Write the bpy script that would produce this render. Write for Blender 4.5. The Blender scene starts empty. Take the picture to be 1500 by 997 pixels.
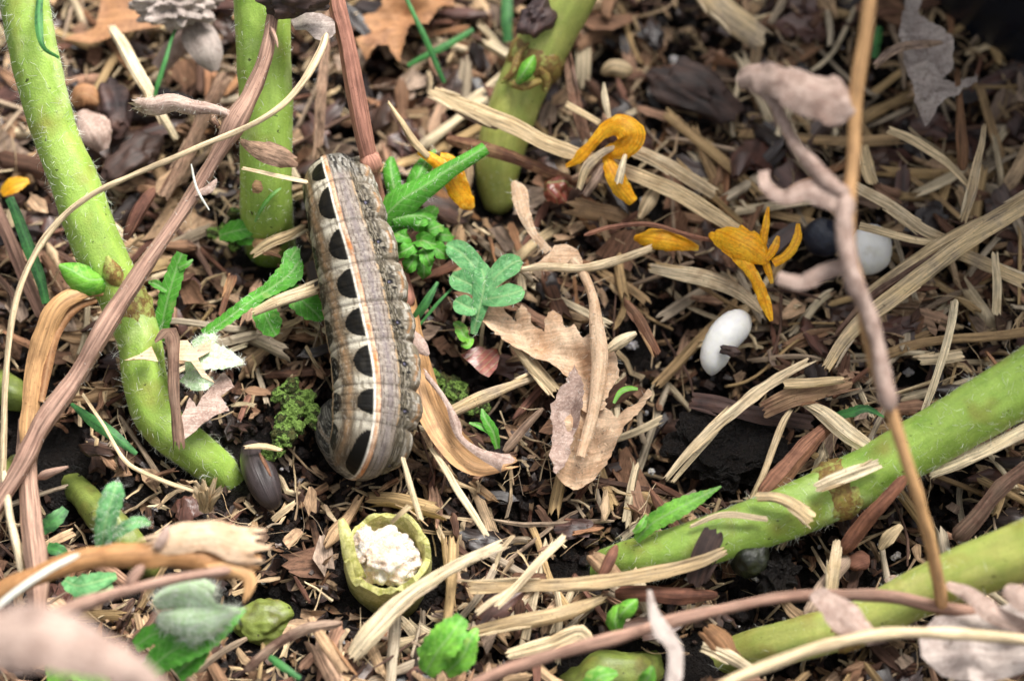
import bpy, math, random
import numpy as np
from mathutils import Vector, geometry
R = math.radians
rng = np.random.default_rng(7)
random.seed(7)
sc = bpy.context.scene
col = sc.collection

# ------------------------------------------------------------------ camera, sky, sun, exposure (1 unit = 1 cm)
DIST, WIDE, PITCH = 38.0, 12.9, R(62)
TARGET = np.array([0, 0, 0.3])
CAM = TARGET + DIST * np.array([0, -math.cos(PITCH), math.sin(PITCH)])
cd = bpy.data.cameras.new('camera'); cam = bpy.data.objects.new('camera', cd); col.objects.link(cam)
cam.location = CAM; cam.rotation_euler = (R(90) - PITCH, 0, 0)
cd.sensor_width = 36; cd.lens = 36 * DIST / WIDE
cd.clip_start = 0.5; cd.clip_end = 5000
cd.dof.use_dof = True; cd.dof.focus_distance = 37.25
cd.dof.aperture_fstop = cd.lens * 1e-3 / 0.8          # 0.8 cm wide lens opening (a 106 mm macro lens near f/13)
sc.camera = cam

world = bpy.data.worlds.new('World'); sc.world = world; world.use_nodes = True
wn = world.node_tree; wn.nodes.clear()
sky = wn.nodes.new('ShaderNodeTexSky'); sky.sky_type = 'NISHITA'; sky.sun_disc = False
SUN_EL, SUN_AZ = R(58), R(35)                          # azimuth clockwise from +Y
sky.sun_elevation = SUN_EL; sky.sun_rotation = SUN_AZ; sky.dust_density = 6; sky.ozone_density = 0.6
hs = wn.nodes.new('ShaderNodeHueSaturation'); hs.inputs['Saturation'].default_value = 0.18
bg = wn.nodes.new('ShaderNodeBackground'); bg.inputs['Strength'].default_value = 0.075
wo = wn.nodes.new('ShaderNodeOutputWorld')
wn.links.new(sky.outputs[0], hs.inputs['Color']); wn.links.new(hs.outputs[0], bg.inputs[0]); wn.links.new(bg.outputs[0], wo.inputs[0])
sd = bpy.data.lights.new('sun', 'SUN'); sun = bpy.data.objects.new('sun', sd); col.objects.link(sun)
sd.energy = 2.3; sd.angle = R(30); sd.color = (1, 0.955, 0.89)
sv = Vector((math.sin(SUN_AZ) * math.cos(SUN_EL), math.cos(SUN_AZ) * math.cos(SUN_EL), math.sin(SUN_EL)))
sun.rotation_euler = sv.to_track_quat('Z', 'Y').to_euler()
vs = sc.view_settings; vs.view_transform = 'Standard'; vs.look = 'None'; vs.gamma = 1; vs.exposure = 1.3

# ------------------------------------------------------------------ measuring the photograph onto heights above the soil
RIGHT = np.array([1.0, 0, 0]); UP = np.array([0, math.sin(PITCH), math.cos(PITCH)]); FWD = np.array([0, math.cos(PITCH), -math.sin(PITCH)])
def P(px, py, h=0.0):
    d = FWD + RIGHT * (px - 750) / 1500 * WIDE / DIST - UP * (py - 498.5) / 1500 * WIDE / DIST
    return CAM + d * ((h - CAM[2]) / d[2])
def cmpp(p):                                           # centimetres one photo pixel spans at a point
    return float(np.dot(np.asarray(p) - CAM, FWD)) * WIDE / DIST / 1500
def proj(V):
    V = np.asarray(V) - CAM
    z = V @ FWD
    return np.stack([750 + (V @ RIGHT) / z * DIST / WIDE * 1500, 498.5 - (V @ UP) / z * DIST / WIDE * 1500], -1)

# ------------------------------------------------------------------ mesh helpers: every shape is (verts, faces, uv per vertex in cm)
def smooth_path(pts, n):
    p = np.asarray(pts, float)
    if len(p) == 2: return p[0] + (p[1] - p[0]) * np.linspace(0, 1, n)[:, None]
    seg = np.linalg.norm(np.diff(p[:, :3], axis=0), axis=1) + 1e-9
    t = np.concatenate([[0], np.cumsum(seg)]); u = np.linspace(0, t[-1], n)
    m = np.zeros_like(p); m[1:-1] = (p[2:] - p[:-2]) / (t[2:] - t[:-2])[:, None]
    m[0] = (p[1] - p[0]) / seg[0]; m[-1] = (p[-1] - p[-2]) / seg[-1]
    k = np.clip(np.searchsorted(t, u, 'right') - 1, 0, len(p) - 2); h = seg[k][:, None]; s = ((u - t[k]) / seg[k])[:, None]
    return (2*s**3 - 3*s**2 + 1) * p[k] + (s**3 - 2*s**2 + s) * h * m[k] + (-2*s**3 + 3*s**2) * p[k+1] + (s**3 - s**2) * h * m[k+1]
def norm(a): return a / (np.linalg.norm(a, axis=-1, keepdims=True) + 1e-12)
def frames(path, up=(0, 0, 1)):
    t = norm(np.gradient(path, axis=0)); up = np.broadcast_to(np.asarray(up, float), t.shape)
    s = np.cross(t, up); bad = np.linalg.norm(s, axis=1) < 0.05
    if bad.any(): s[bad] = np.cross(t[bad], np.array([0, 1.0, 0.2]))
    s = norm(s); return t, s, norm(np.cross(s, t))
def arc(path): return np.concatenate([[0], np.cumsum(np.linalg.norm(np.diff(path, axis=0), axis=1))])
def tube(path, rad, seg=10, rough=0.0, flat=1.0, up=(0, 0, 1), ridges=0, ridge=0.0, dome=True):
    path = np.asarray(path, float); n = len(path); rad = np.broadcast_to(np.asarray(rad, float), n).copy()
    t, s, b = frames(path, up); a = np.linspace(0, 2*np.pi, seg, endpoint=False); L = arc(path)
    if dome:
        for e in (0, -1): rad[e] *= 0.55
    rr = rad[:, None] * (1 + ridge * np.cos(ridges * a)[None] + rough * rng.normal(size=(n, seg)))
    V = path[:, None] + rr[..., None] * (np.cos(a)[None, :, None] * s[:, None] + flat * np.sin(a)[None, :, None] * b[:, None])
    uv = np.stack([np.broadcast_to(L[:, None], (n, seg)), rr.mean() * np.abs(a - np.pi)[None] + 0 * rr], -1)
    i = np.arange(n - 1)[:, None] * seg; j = np.arange(seg)[None]; k = (j + 1) % seg
    F = np.stack([i + j, i + k, i + seg + k, i + seg + j], -1).reshape(-1, 4).tolist()
    V = V.reshape(-1, 3); uv = uv.reshape(-1, 2); m = len(V)
    V = np.vstack([V, path[0] - t[0] * rad[0] * 0.3, path[-1] + t[-1] * rad[-1] * 0.3]); uv = np.vstack([uv, [0, 0], [L[-1], 0]])
    for q in range(seg):
        F.append([m, (q + 1) % seg, q]); F.append([m + 1, (n - 1) * seg + q, (n - 1) * seg + (q + 1) % seg])
    return V, F, uv
def strap(path, width, thick=0.012, curl=0.15, up=(0, 0, 1), nx=4, jag=0.0, twist=0.0, wav=0.0, rib=0.0, fold=0.0, ripple=0.0, teeth=0.0, tooth=.12):
    """a flat or channelled strip with real thickness; jag frays its ends, wav ripples its edges"""
    path = np.asarray(path, float); n = len(path); w = np.broadcast_to(np.asarray(width, float), n)
    t, s, b = frames(path, up); L = arc(path)
    if np.any(twist):
        a = (np.linspace(0, 1, n) * twist if np.isscalar(twist) else np.asarray(twist))[:, None]; s, b = s*np.cos(a) + b*np.sin(a), b*np.cos(a) - s*np.sin(a)
    x = np.linspace(-1, 1, nx + 1)
    c = np.broadcast_to(np.asarray(curl, float), n)
    edge = wav * w[:, None] * np.abs(x)[None]**2 * rng.normal(size=(n, nx + 1)) + rib * w[:, None] * rng.normal(size=nx + 1)[None] + fold * w[:, None] * np.abs(x)[None]
    if ripple:
        q0 = rng.uniform(0, 50); g = np.stack([v2(L / .16, L * 0, 1, q0) - .5, v2(L / .16, L * 0, 1, q0 + 7) - .5], 0) * 2
        edge = edge + ripple * w.max() * np.abs(x)[None]**1.5 * np.where(x[None] < 0, g[0][:, None], g[1][:, None])
    hw = np.ones((n, nx + 1))
    if teeth:
        ph = rng.uniform(0, 1, 2); k = lambda p: 1 - teeth * (((L / tooth + p + .5 * v2(L, L*0, 3, p * 30)) % 1)**1.3)
        hw = np.where(x[None] < 0, k(ph[0])[:, None], k(ph[1])[:, None])
    top = path[:, None] + (w[:, None] * x[None] * hw / 2)[..., None] * s[:, None] + ((c * w)[:, None] * (1 - x**2)[None] + edge)[..., None] * b[:, None]
    if jag:
        for e, sg in ((0, -1), (-1, 1)):
            top[e] += (t[e] * sg)[None] * (rng.uniform(-1, 1, nx + 1) * jag * w.max())[:, None]
    th = thick * (1 - 0.6 * np.abs(x)**3)
    bot = top - th[None, :, None] * b[:, None]
    V = np.concatenate([top.reshape(-1, 3), bot.reshape(-1, 3)]); m = n * (nx + 1)
    uv1 = np.stack([np.broadcast_to(L[:, None], (n, nx + 1)), w[:, None] * x[None] / 2], -1).reshape(-1, 2)
    uv = np.concatenate([uv1, uv1 + 0.37]); F = []
    for i in range(n - 1):
        for j in range(nx):
            a = i * (nx + 1) + j; q = a + nx + 1
            F.append([a, a + 1, q + 1, q]); F.append([m + a, m + q, m + q + 1, m + a + 1])
        a = i * (nx + 1); q = a + nx + 1
        F.append([a, q, m + q, m + a]); a += nx; q += nx; F.append([a, m + a, m + q, q])
    for j in range(nx):
        F.append([j, m + j, m + j + 1, j + 1]); a = (n - 1) * (nx + 1) + j; F.append([a, a + 1, m + a + 1, m + a])
    return V, F, uv
_lat = rng.random((64, 64, 64))
def vnoise(p, f=1.0):
    p = np.asarray(p, float) * f + 100.3; i = np.floor(p).astype(int); q = p - i; q = q * q * (3 - 2 * q); out = 0
    for dx in (0, 1):
        for dy in (0, 1):
            for dz in (0, 1):
                wgt = np.where(dx, q[..., 0], 1 - q[..., 0]) * np.where(dy, q[..., 1], 1 - q[..., 1]) * np.where(dz, q[..., 2], 1 - q[..., 2])
                out = out + wgt * _lat[(i[..., 0] + dx) % 64, (i[..., 1] + dy) % 64, (i[..., 2] + dz) % 64]
    return out
def v2(x, y, f=1.0, s=0.0): return vnoise(np.stack([np.asarray(x, float), np.asarray(y, float), np.full(np.shape(x), s)], -1), f)
def fbm(x, y, f, s=0.0): return (v2(x, y, f, s) + 0.5 * v2(x, y, 2 * f, s + 3) + 0.25 * v2(x, y, 4 * f, s + 7)) / 1.75
def inside(pt, poly):
    x, y = pt; c = False; j = len(poly) - 1
    for i in range(len(poly)):
        if (poly[i][1] > y) != (poly[j][1] > y) and x < (poly[j][0] - poly[i][0]) * (y - poly[i][1]) / (poly[j][1] - poly[i][1] + 1e-12) + poly[i][0]: c = not c
        j = i
    return c
def sheet2d(poly, step, thick=0.012, height=None, crumple=0.05, freq=1.6, seed=0.0, fray=0.0, veins=()):
    """a thin crumpled sheet (leaf) from an outline in cm, with real thickness"""
    poly = np.asarray(poly, float); out = []
    for a, b in zip(poly, np.roll(poly, -1, 0)):
        k = max(1, int(np.linalg.norm(b - a) / step))
        for q in range(k):
            out.append(a + (b - a) * q / k + (fray * rng.normal(size=2) if q else 0))
    n = len(out); pts = [Vector(p) for p in out]; lo, hi = poly.min(0), poly.max(0)
    for x in np.arange(lo[0], hi[0], step):
        for y in np.arange(lo[1], hi[1], step):
            p = np.array([x, y]) + rng.uniform(-.25, .25, 2) * step
            if inside(p, out) and min((p[0]-o[0])**2 + (p[1]-o[1])**2 for o in out) > (0.45*step)**2: pts.append(Vector(p))
    r = geometry.delaunay_2d_cdt(pts, [(i, (i + 1) % n) for i in range(n)], [list(range(n))], 1, 1e-6)
    v = np.array([list(q) for q in r[0]]); F = [list(f) for f in r[2]]
    z = crumple * 2 * (fbm(v[:, 0], v[:, 1], freq, seed) - 0.5)
    for a, b in veins:
        a, b = np.array(a), np.array(b); k = np.clip(((v - a) @ (b - a)) / ((b - a) @ (b - a)), 0, 1); dd = np.linalg.norm(v - (a + k[:, None] * (b - a)), axis=1); z = z + .035 * np.exp(-(dd / .035)**2) - .10 * np.exp(-(dd / .16)**2)
    if height is not None: z = z + height(v[:, 0], v[:, 1])
    top = np.column_stack([v, z]); nv = len(top)
    cnt = {}
    for f in F:
        for a, b in zip(f, f[1:] + f[:1]): cnt[(a, b)] = 1
    rim = [(a, b) for (a, b) in cnt if (b, a) not in cnt]
    bot = top.copy(); bot[:, 2] -= thick
    FF = F + [[i + nv for i in reversed(f)] for f in F] + [[b, a, a + nv, b + nv] for a, b in rim]
    return np.vstack([top, bot]), FF, np.vstack([v + 50, v + 50.3])
def sheet(pxpoly, h, step=0.07, **kw):
    """leaf lying at height h over the soil, its outline measured on that level"""
    kw['veins'] = [[P(x, y, h)[:2] for x, y in ab] for ab in kw.get('veins', ())]
    return sheet2d([P(x, y, h)[:2] for x, y in pxpoly], step, height=kw.pop('height', None) or (lambda x, y: h + 0 * x), **kw)
def lump(sub=2, amp=0.3, freq=1.2, scale=(1, 1, 1), seed=None):
    t = (1 + 5**.5) / 2
    v = [(-1,t,0),(1,t,0),(-1,-t,0),(1,-t,0),(0,-1,t),(0,1,t),(0,-1,-t),(0,1,-t),(t,0,-1),(t,0,1),(-t,0,-1),(-t,0,1)]
    f = [(0,11,5),(0,5,1),(0,1,7),(0,7,10),(0,10,11),(1,5,9),(5,11,4),(11,10,2),(10,7,6),(7,1,8),(3,9,4),(3,4,2),(3,2,6),(3,6,8),(3,8,9),(4,9,5),(2,4,11),(6,2,10),(8,6,7),(9,8,1)]
    v = [np.array(q) / np.linalg.norm(q) for q in v]
    for _ in range(sub):
        mid = {}; nf = []
        def m(a, b):
            k = (min(a, b), max(a, b))
            if k not in mid: q = v[a] + v[b]; v.append(q / np.linalg.norm(q)); mid[k] = len(v) - 1
            return mid[k]
        for a, b, c in f:
            x, y, z = m(a, b), m(b, c), m(c, a); nf += [(a, x, z), (b, y, x), (c, z, y), (x, y, z)]
        f = nf
    v = np.array(v); s = rng.uniform(0, 50) if seed is None else seed
    v = v * (1 + amp * 2 * (vnoise(v + s, freq) - .5) + amp * (vnoise(v + s, freq * 2.3) - .5))[:, None] * np.array(scale)
    return v, [list(q) for q in f], v[:, :2].copy()
def move(sh, loc=(0, 0, 0), rz=0, rx=0, ry=0, s=1.0):
    V, F, uv = sh; V = V * s
    c, q = math.cos(rx), math.sin(rx); V = np.column_stack([V[:, 0], V[:, 1]*c - V[:, 2]*q, V[:, 1]*q + V[:, 2]*c])
    c, q = math.cos(ry), math.sin(ry); V = np.column_stack([V[:, 0]*c + V[:, 2]*q, V[:, 1], -V[:, 0]*q + V[:, 2]*c])
    c, q = math.cos(rz), math.sin(rz); V = np.column_stack([V[:, 0]*c - V[:, 1]*q, V[:, 0]*q + V[:, 1]*c, V[:, 2]])
    return V + np.asarray(loc), F, uv
def join(*shs):
    V, F, U, o = [], [], [], 0
    for v, f, u in shs:
        V.append(v); U.append(u); F += [[i + o for i in q] for q in f]; o += len(v)
    return np.vstack(V), F, np.vstack(U)

def mesh_of(name, sh, mat, smooth=True, off=(0, 0, 0), colors=None):
    V, F, uv = sh; V = np.asarray(V, float) - np.asarray(off)
    me = bpy.data.meshes.new(name)
    sizes = np.fromiter((len(f) for f in F), np.int32, len(F)); flat = np.fromiter((i for f in F for i in f), np.int32, int(sizes.sum()))
    me.vertices.add(len(V)); me.vertices.foreach_set('co', V.astype(np.float32).ravel())
    me.loops.add(len(flat)); me.loops.foreach_set('vertex_index', flat)
    me.polygons.add(len(F)); me.polygons.foreach_set('loop_start', np.concatenate([[0], np.cumsum(sizes)[:-1]]).astype(np.int32))
    me.polygons.foreach_set('use_smooth', np.full(len(F), smooth))
    l = me.uv_layers.new(name='UVMap'); l.data.foreach_set('uv', np.asarray(uv)[flat].astype(np.float32).ravel())
    if colors is not None:
        ca = me.color_attributes.new('marking', 'FLOAT_COLOR', 'POINT'); ca.data.foreach_set('color', np.column_stack([colors, np.ones(len(colors))]).astype(np.float32).ravel())
    me.materials.append(mat); me.update(calc_edges=True)
    if smooth and len(V) < 60000: me.set_sharp_from_angle(angle=R(48))
    return me
BLOCK = []                                              # spheres kept free of loose litter
def block(sh, r=0.12, every=3): BLOCK.append((np.asarray(sh[0])[::every], r))
ANCH = []
def tag(o, label, cat, group=None, anchor=None):
    o['label'] = label; o['category'] = cat
    if group: o['group'] = group
    return o
def obj(name, sh, mat, parent=None, smooth=True, blk=0.07, colors=None):
    V = np.asarray(sh[0]); off = np.array([*(V[:, :2].mean(0)), V[:, 2].min()]) if parent is None else np.zeros(3)
    q = parent
    while q is not None: off = off + np.array(q.location); q = q.parent
    o = bpy.data.objects.new(name, mesh_of(name, sh, mat, smooth, off, colors)); col.objects.link(o)
    if parent is None: o.location = off
    else: o.parent = parent
    if blk: block(sh, blk)
    return o
def thing(name, label, cat, at, group=None):
    o = bpy.data.objects.new(name, None); col.objects.link(o); o.location = at; o.empty_display_size = .2
    return tag(o, label, cat, group)

# ------------------------------------------------------------------ procedural materials
def nt(m): return m.node_tree.nodes, m.node_tree.links
def L3(h): # sRGB hex to linear
    c = [int(h[i:i+2], 16) / 255 for i in (0, 2, 4)]; return [x/12.92 if x <= .04045 else ((x+.055)/1.055)**2.4 for x in c]
def ramp(N, stops):
    r = N.new('ShaderNodeValToRGB'); e = r.color_ramp.elements
    while len(e) > 1: e.remove(e[-1])
    for i, s in enumerate(stops):
        p, c = s if isinstance(s, tuple) else (i / max(1, len(stops) - 1), s)
        if i == 0: e[0].position = p; el = e[0]
        else: el = e.new(p)
        el.color = (*L3(c), 1)
    return r
def mapr(N, L, src, a, b, c, d):
    m = N.new('ShaderNodeMapRange'); L.new(src, m.inputs[0])
    for i, x in enumerate((a, b, c, d)): m.inputs[i + 1].default_value = x
    return m.outputs[0]
def mul(N, L, a, f):
    m = N.new('ShaderNodeVectorMath'); m.operation = 'SCALE'; L.new(a, m.inputs[0]); L.new(f, m.inputs['Scale']); return m.outputs[0]
def mixc(N, L, f, a, b):
    m = N.new('ShaderNodeMix'); m.data_type = 'RGBA'; L.new(f, m.inputs[0])
    for k, x in ((6, a), (7, b)):
        if isinstance(x, str): m.inputs[k].default_value = (*L3(x), 1)
        else: L.new(x, m.inputs[k])
    return m.outputs[2]
def finish(m, colour, bump_src, bump=0.4, bd=0.02, rough=.7, spec=.3, sss=0, trans=0, sheen=0, rough_src=None):
    N, L = nt(m); b = N.new('ShaderNodeBsdfPrincipled'); o = N.new('ShaderNodeOutputMaterial')
    L.new(colour, b.inputs['Base Color']); b.inputs['Roughness'].default_value = rough; b.inputs['Specular IOR Level'].default_value = spec
    if rough_src: L.new(rough_src, b.inputs['Roughness'])
    if sss: b.inputs['Subsurface Weight'].default_value = sss; b.inputs['Subsurface Radius'].default_value = (.06, .06, .025); b.inputs['Subsurface Scale'].default_value = 1.0
    if sheen: b.inputs['Sheen Weight'].default_value = sheen
    if bump_src:
        u = N.new('ShaderNodeBump'); u.inputs['Strength'].default_value = bump; u.inputs['Distance'].default_value = bd
        L.new(bump_src, u.inputs['Height']); L.new(u.outputs[0], b.inputs['Normal'])
    out = b.outputs[0]
    if trans:
        t = N.new('ShaderNodeBsdfTranslucent'); L.new(colour, t.inputs[0]); x = N.new('ShaderNodeMixShader'); x.inputs[0].default_value = trans
        L.new(out, x.inputs[1]); L.new(t.outputs[0], x.inputs[2]); out = x.outputs[0]
    L.new(out, o.inputs[0]); return m
def new_mat(name):
    m = bpy.data.materials.new(name); m.use_nodes = True; m.node_tree.nodes.clear(); return m
def rnd_out(N, island):
    return N.new('ShaderNodeNewGeometry').outputs['Random Per Island'] if island else N.new('ShaderNodeObjectInfo').outputs['Random']
def noise(N, L, vec, scale, detail=3, rough=.6, off=None):
    if off is not None:
        a = N.new('ShaderNodeVectorMath'); a.operation = 'ADD'; L.new(vec, a.inputs[0]); L.new(off, a.inputs[1]); vec = a.outputs[0]
    n = N.new('ShaderNodeTexNoise'); n.inputs['Scale'].default_value = scale; n.inputs['Detail'].default_value = detail; n.inputs['Roughness'].default_value = rough
    L.new(vec, n.inputs['Vector']); return n.outputs['Fac']
def fibre(name, stops, island=False, su=1.6, sv=38, rough=.75, spec=.25, bump=.5, contrast=(.42, 1.5), stain='3a2a24', stain_amt=.55, trans=0, sss=0):
    """dry plant stuff: streaks along the piece, its own tone, stains and specks"""
    m = new_mat(name); N, L = nt(m); r = rnd_out(N, island)
    uv = N.new('ShaderNodeUVMap').outputs[0]; mp = N.new('ShaderNodeMapping'); mp.inputs['Scale'].default_value = (su, sv, 1); L.new(uv, mp.inputs[0])
    o = N.new('ShaderNodeCombineXYZ'); k = N.new('ShaderNodeMath'); k.operation = 'MULTIPLY'; k.inputs[1].default_value = 91.7; L.new(r, k.inputs[0])
    for i in range(3): L.new(k.outputs[0], o.inputs[i])
    st = noise(N, L, mp.outputs[0], 1.0, 5, .72, o.outputs[0])
    pos = N.new('ShaderNodeNewGeometry').outputs['Position']
    bl = noise(N, L, pos, 3.2, 3, .6, o.outputs[0]); sp = noise(N, L, pos, 30, 2, .5)
    cr = ramp(N, stops); rr = N.new('ShaderNodeMath'); rr.operation = 'ADD'; rr.use_clamp = True
    L.new(r, rr.inputs[0]); L.new(mapr(N, L, bl, .3, .7, -.12, .12), rr.inputs[1]); L.new(rr.outputs[0], cr.inputs[0])
    c = mul(N, L, cr.outputs[0], mapr(N, L, st, .36, .64, *contrast))
    c = mixc(N, L, mapr(N, L, st, .36, .30, 0, .55), c, stain)
    c = mixc(N, L, mapr(N, L, bl, .52, .75, 0, stain_amt), c, stain)
    c = mixc(N, L, mapr(N, L, sp, .64, .74, 0, .6), c, stain)
    return finish(m, c, st, bump + .2, .02, rough, spec, trans=trans, sss=sss)
def leafy(name, stops, rough=.55, spec=.35, trans=.25, veins=14, hair=None, bump=.35, bd=.03, patch=2.6, sheen=0, rib='a9c98a', spots=()):
    """fresh or dried leaf: patchy tones, fine veins and pores"""
    m = new_mat(name); N, L = nt(m); pos = N.new('ShaderNodeTexCoord').outputs['Object']
    a = noise(N, L, pos, patch, 4, .6); f = noise(N, L, pos, 34, 3, .6)
    uv = N.new('ShaderNodeUVMap').outputs[0]; mp = N.new('ShaderNodeMapping'); mp.inputs['Scale'].default_value = (2, veins, 1); L.new(uv, mp.inputs[0]); v = noise(N, L, mp.outputs[0], 1, 3, .6)
    cr = ramp(N, stops); L.new(mapr(N, L, a, .3, .7, 0, 1), cr.inputs[0])
    c = mul(N, L, cr.outputs[0], mapr(N, L, v, .3, .7, .72, 1.25)); c = mul(N, L, c, mapr(N, L, f, .3, .7, .82, 1.15))
    sx = N.new('ShaderNodeSeparateXYZ'); L.new(uv, sx.inputs[0]); ab = N.new('ShaderNodeMath'); ab.operation = 'ABSOLUTE'; L.new(sx.outputs[1], ab.inputs[0])
    c = mixc(N, L, mapr(N, L, ab.outputs[0], .006, .02, .45, 0), c, rib)
    df = N.new('ShaderNodeMath'); df.operation = 'SUBTRACT'; L.new(sx.outputs[0], df.inputs[0]); L.new(ab.outputs[0], df.inputs[1])
    sn = N.new('ShaderNodeMath'); sn.operation = 'PINGPONG'; sn.inputs[1].default_value = .055; L.new(df.outputs[0], sn.inputs[0])
    c = mixc(N, L, mapr(N, L, sn.outputs[0], .0, .012, .3, 0), c, rib)
    if hair: c = mixc(N, L, mapr(N, L, f, .52, .68, 0, .75), c, hair)
    for lo_, hi_, tone, am, sc_ in spots:
        c = mixc(N, L, mapr(N, L, noise(N, L, pos, sc_, 4, .65), lo_, hi_, 0, am), c, tone)
    s = N.new('ShaderNodeMath'); s.operation = 'ADD'; L.new(v, s.inputs[0]); L.new(sn.outputs[0], s.inputs[1])
    return finish(m, c, s.outputs[0], bump, bd, rough, spec, trans=trans, sheen=sheen)
def green_stem(name, stops, specks='2c2a14', amt=.8):
    m = new_mat(name); N, L = nt(m); pos = N.new('ShaderNodeTexCoord').outputs['Object']
    uv = N.new('ShaderNodeUVMap').outputs[0]; mp = N.new('ShaderNodeMapping'); mp.inputs['Scale'].default_value = (1.1, 9, 1); L.new(uv, mp.inputs[0]); st = noise(N, L, mp.outputs[0], 1, 4, .6)
    a = noise(N, L, pos, 1.3, 4, .6); sp = noise(N, L, pos, 11, 3, .55); sm = noise(N, L, pos, 2.1, 2, .5); fi = noise(N, L, pos, 45, 2, .5)
    cr = ramp(N, stops); L.new(mapr(N, L, a, .32, .68, 0, 1), cr.inputs[0])
    c = mul(N, L, cr.outputs[0], mapr(N, L, st, .3, .7, .84, 1.14)); c = mul(N, L, c, mapr(N, L, fi, .3, .7, .9, 1.1))
    c = mixc(N, L, mapr(N, L, sm, .55, .78, 0, .55), c, '8a6a34')
    c = mixc(N, L, mapr(N, L, sp, .685, .72, 0, amt), c, specks)
    s = N.new('ShaderNodeMath'); s.operation = 'ADD'; L.new(st, s.inputs[0]); L.new(fi, s.inputs[1])
    return finish(m, c, s.outputs[0], .3, .02, .42, .4, sss=.35)
def plain(name, stops, scale=6, rough=.6, spec=.3, sss=0, bump=.4, bd=.03, trans=0, island=False, fine=(.8, 1.2)):
    m = new_mat(name); N, L = nt(m); pos = N.new('ShaderNodeNewGeometry').outputs['Position'] if island else N.new('ShaderNodeTexCoord').outputs['Object']
    a = noise(N, L, pos, scale, 5, .65); cr = ramp(N, stops); f = noise(N, L, pos, scale * 5, 3, .6)
    if island:
        q = N.new('ShaderNodeMath'); q.operation = 'ADD'; L.new(mapr(N, L, a, .3, .7, -.2, .2), q.inputs[0]); L.new(rnd_out(N, True), q.inputs[1]); L.new(q.outputs[0], cr.inputs[0])
    else: L.new(mapr(N, L, a, .3, .7, 0, 1), cr.inputs[0])
    c = mul(N, L, cr.outputs[0], mapr(N, L, f, .3, .7, *fine))
    return finish(m, c, f, bump, bd, rough, spec, sss=sss, trans=trans)

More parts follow.
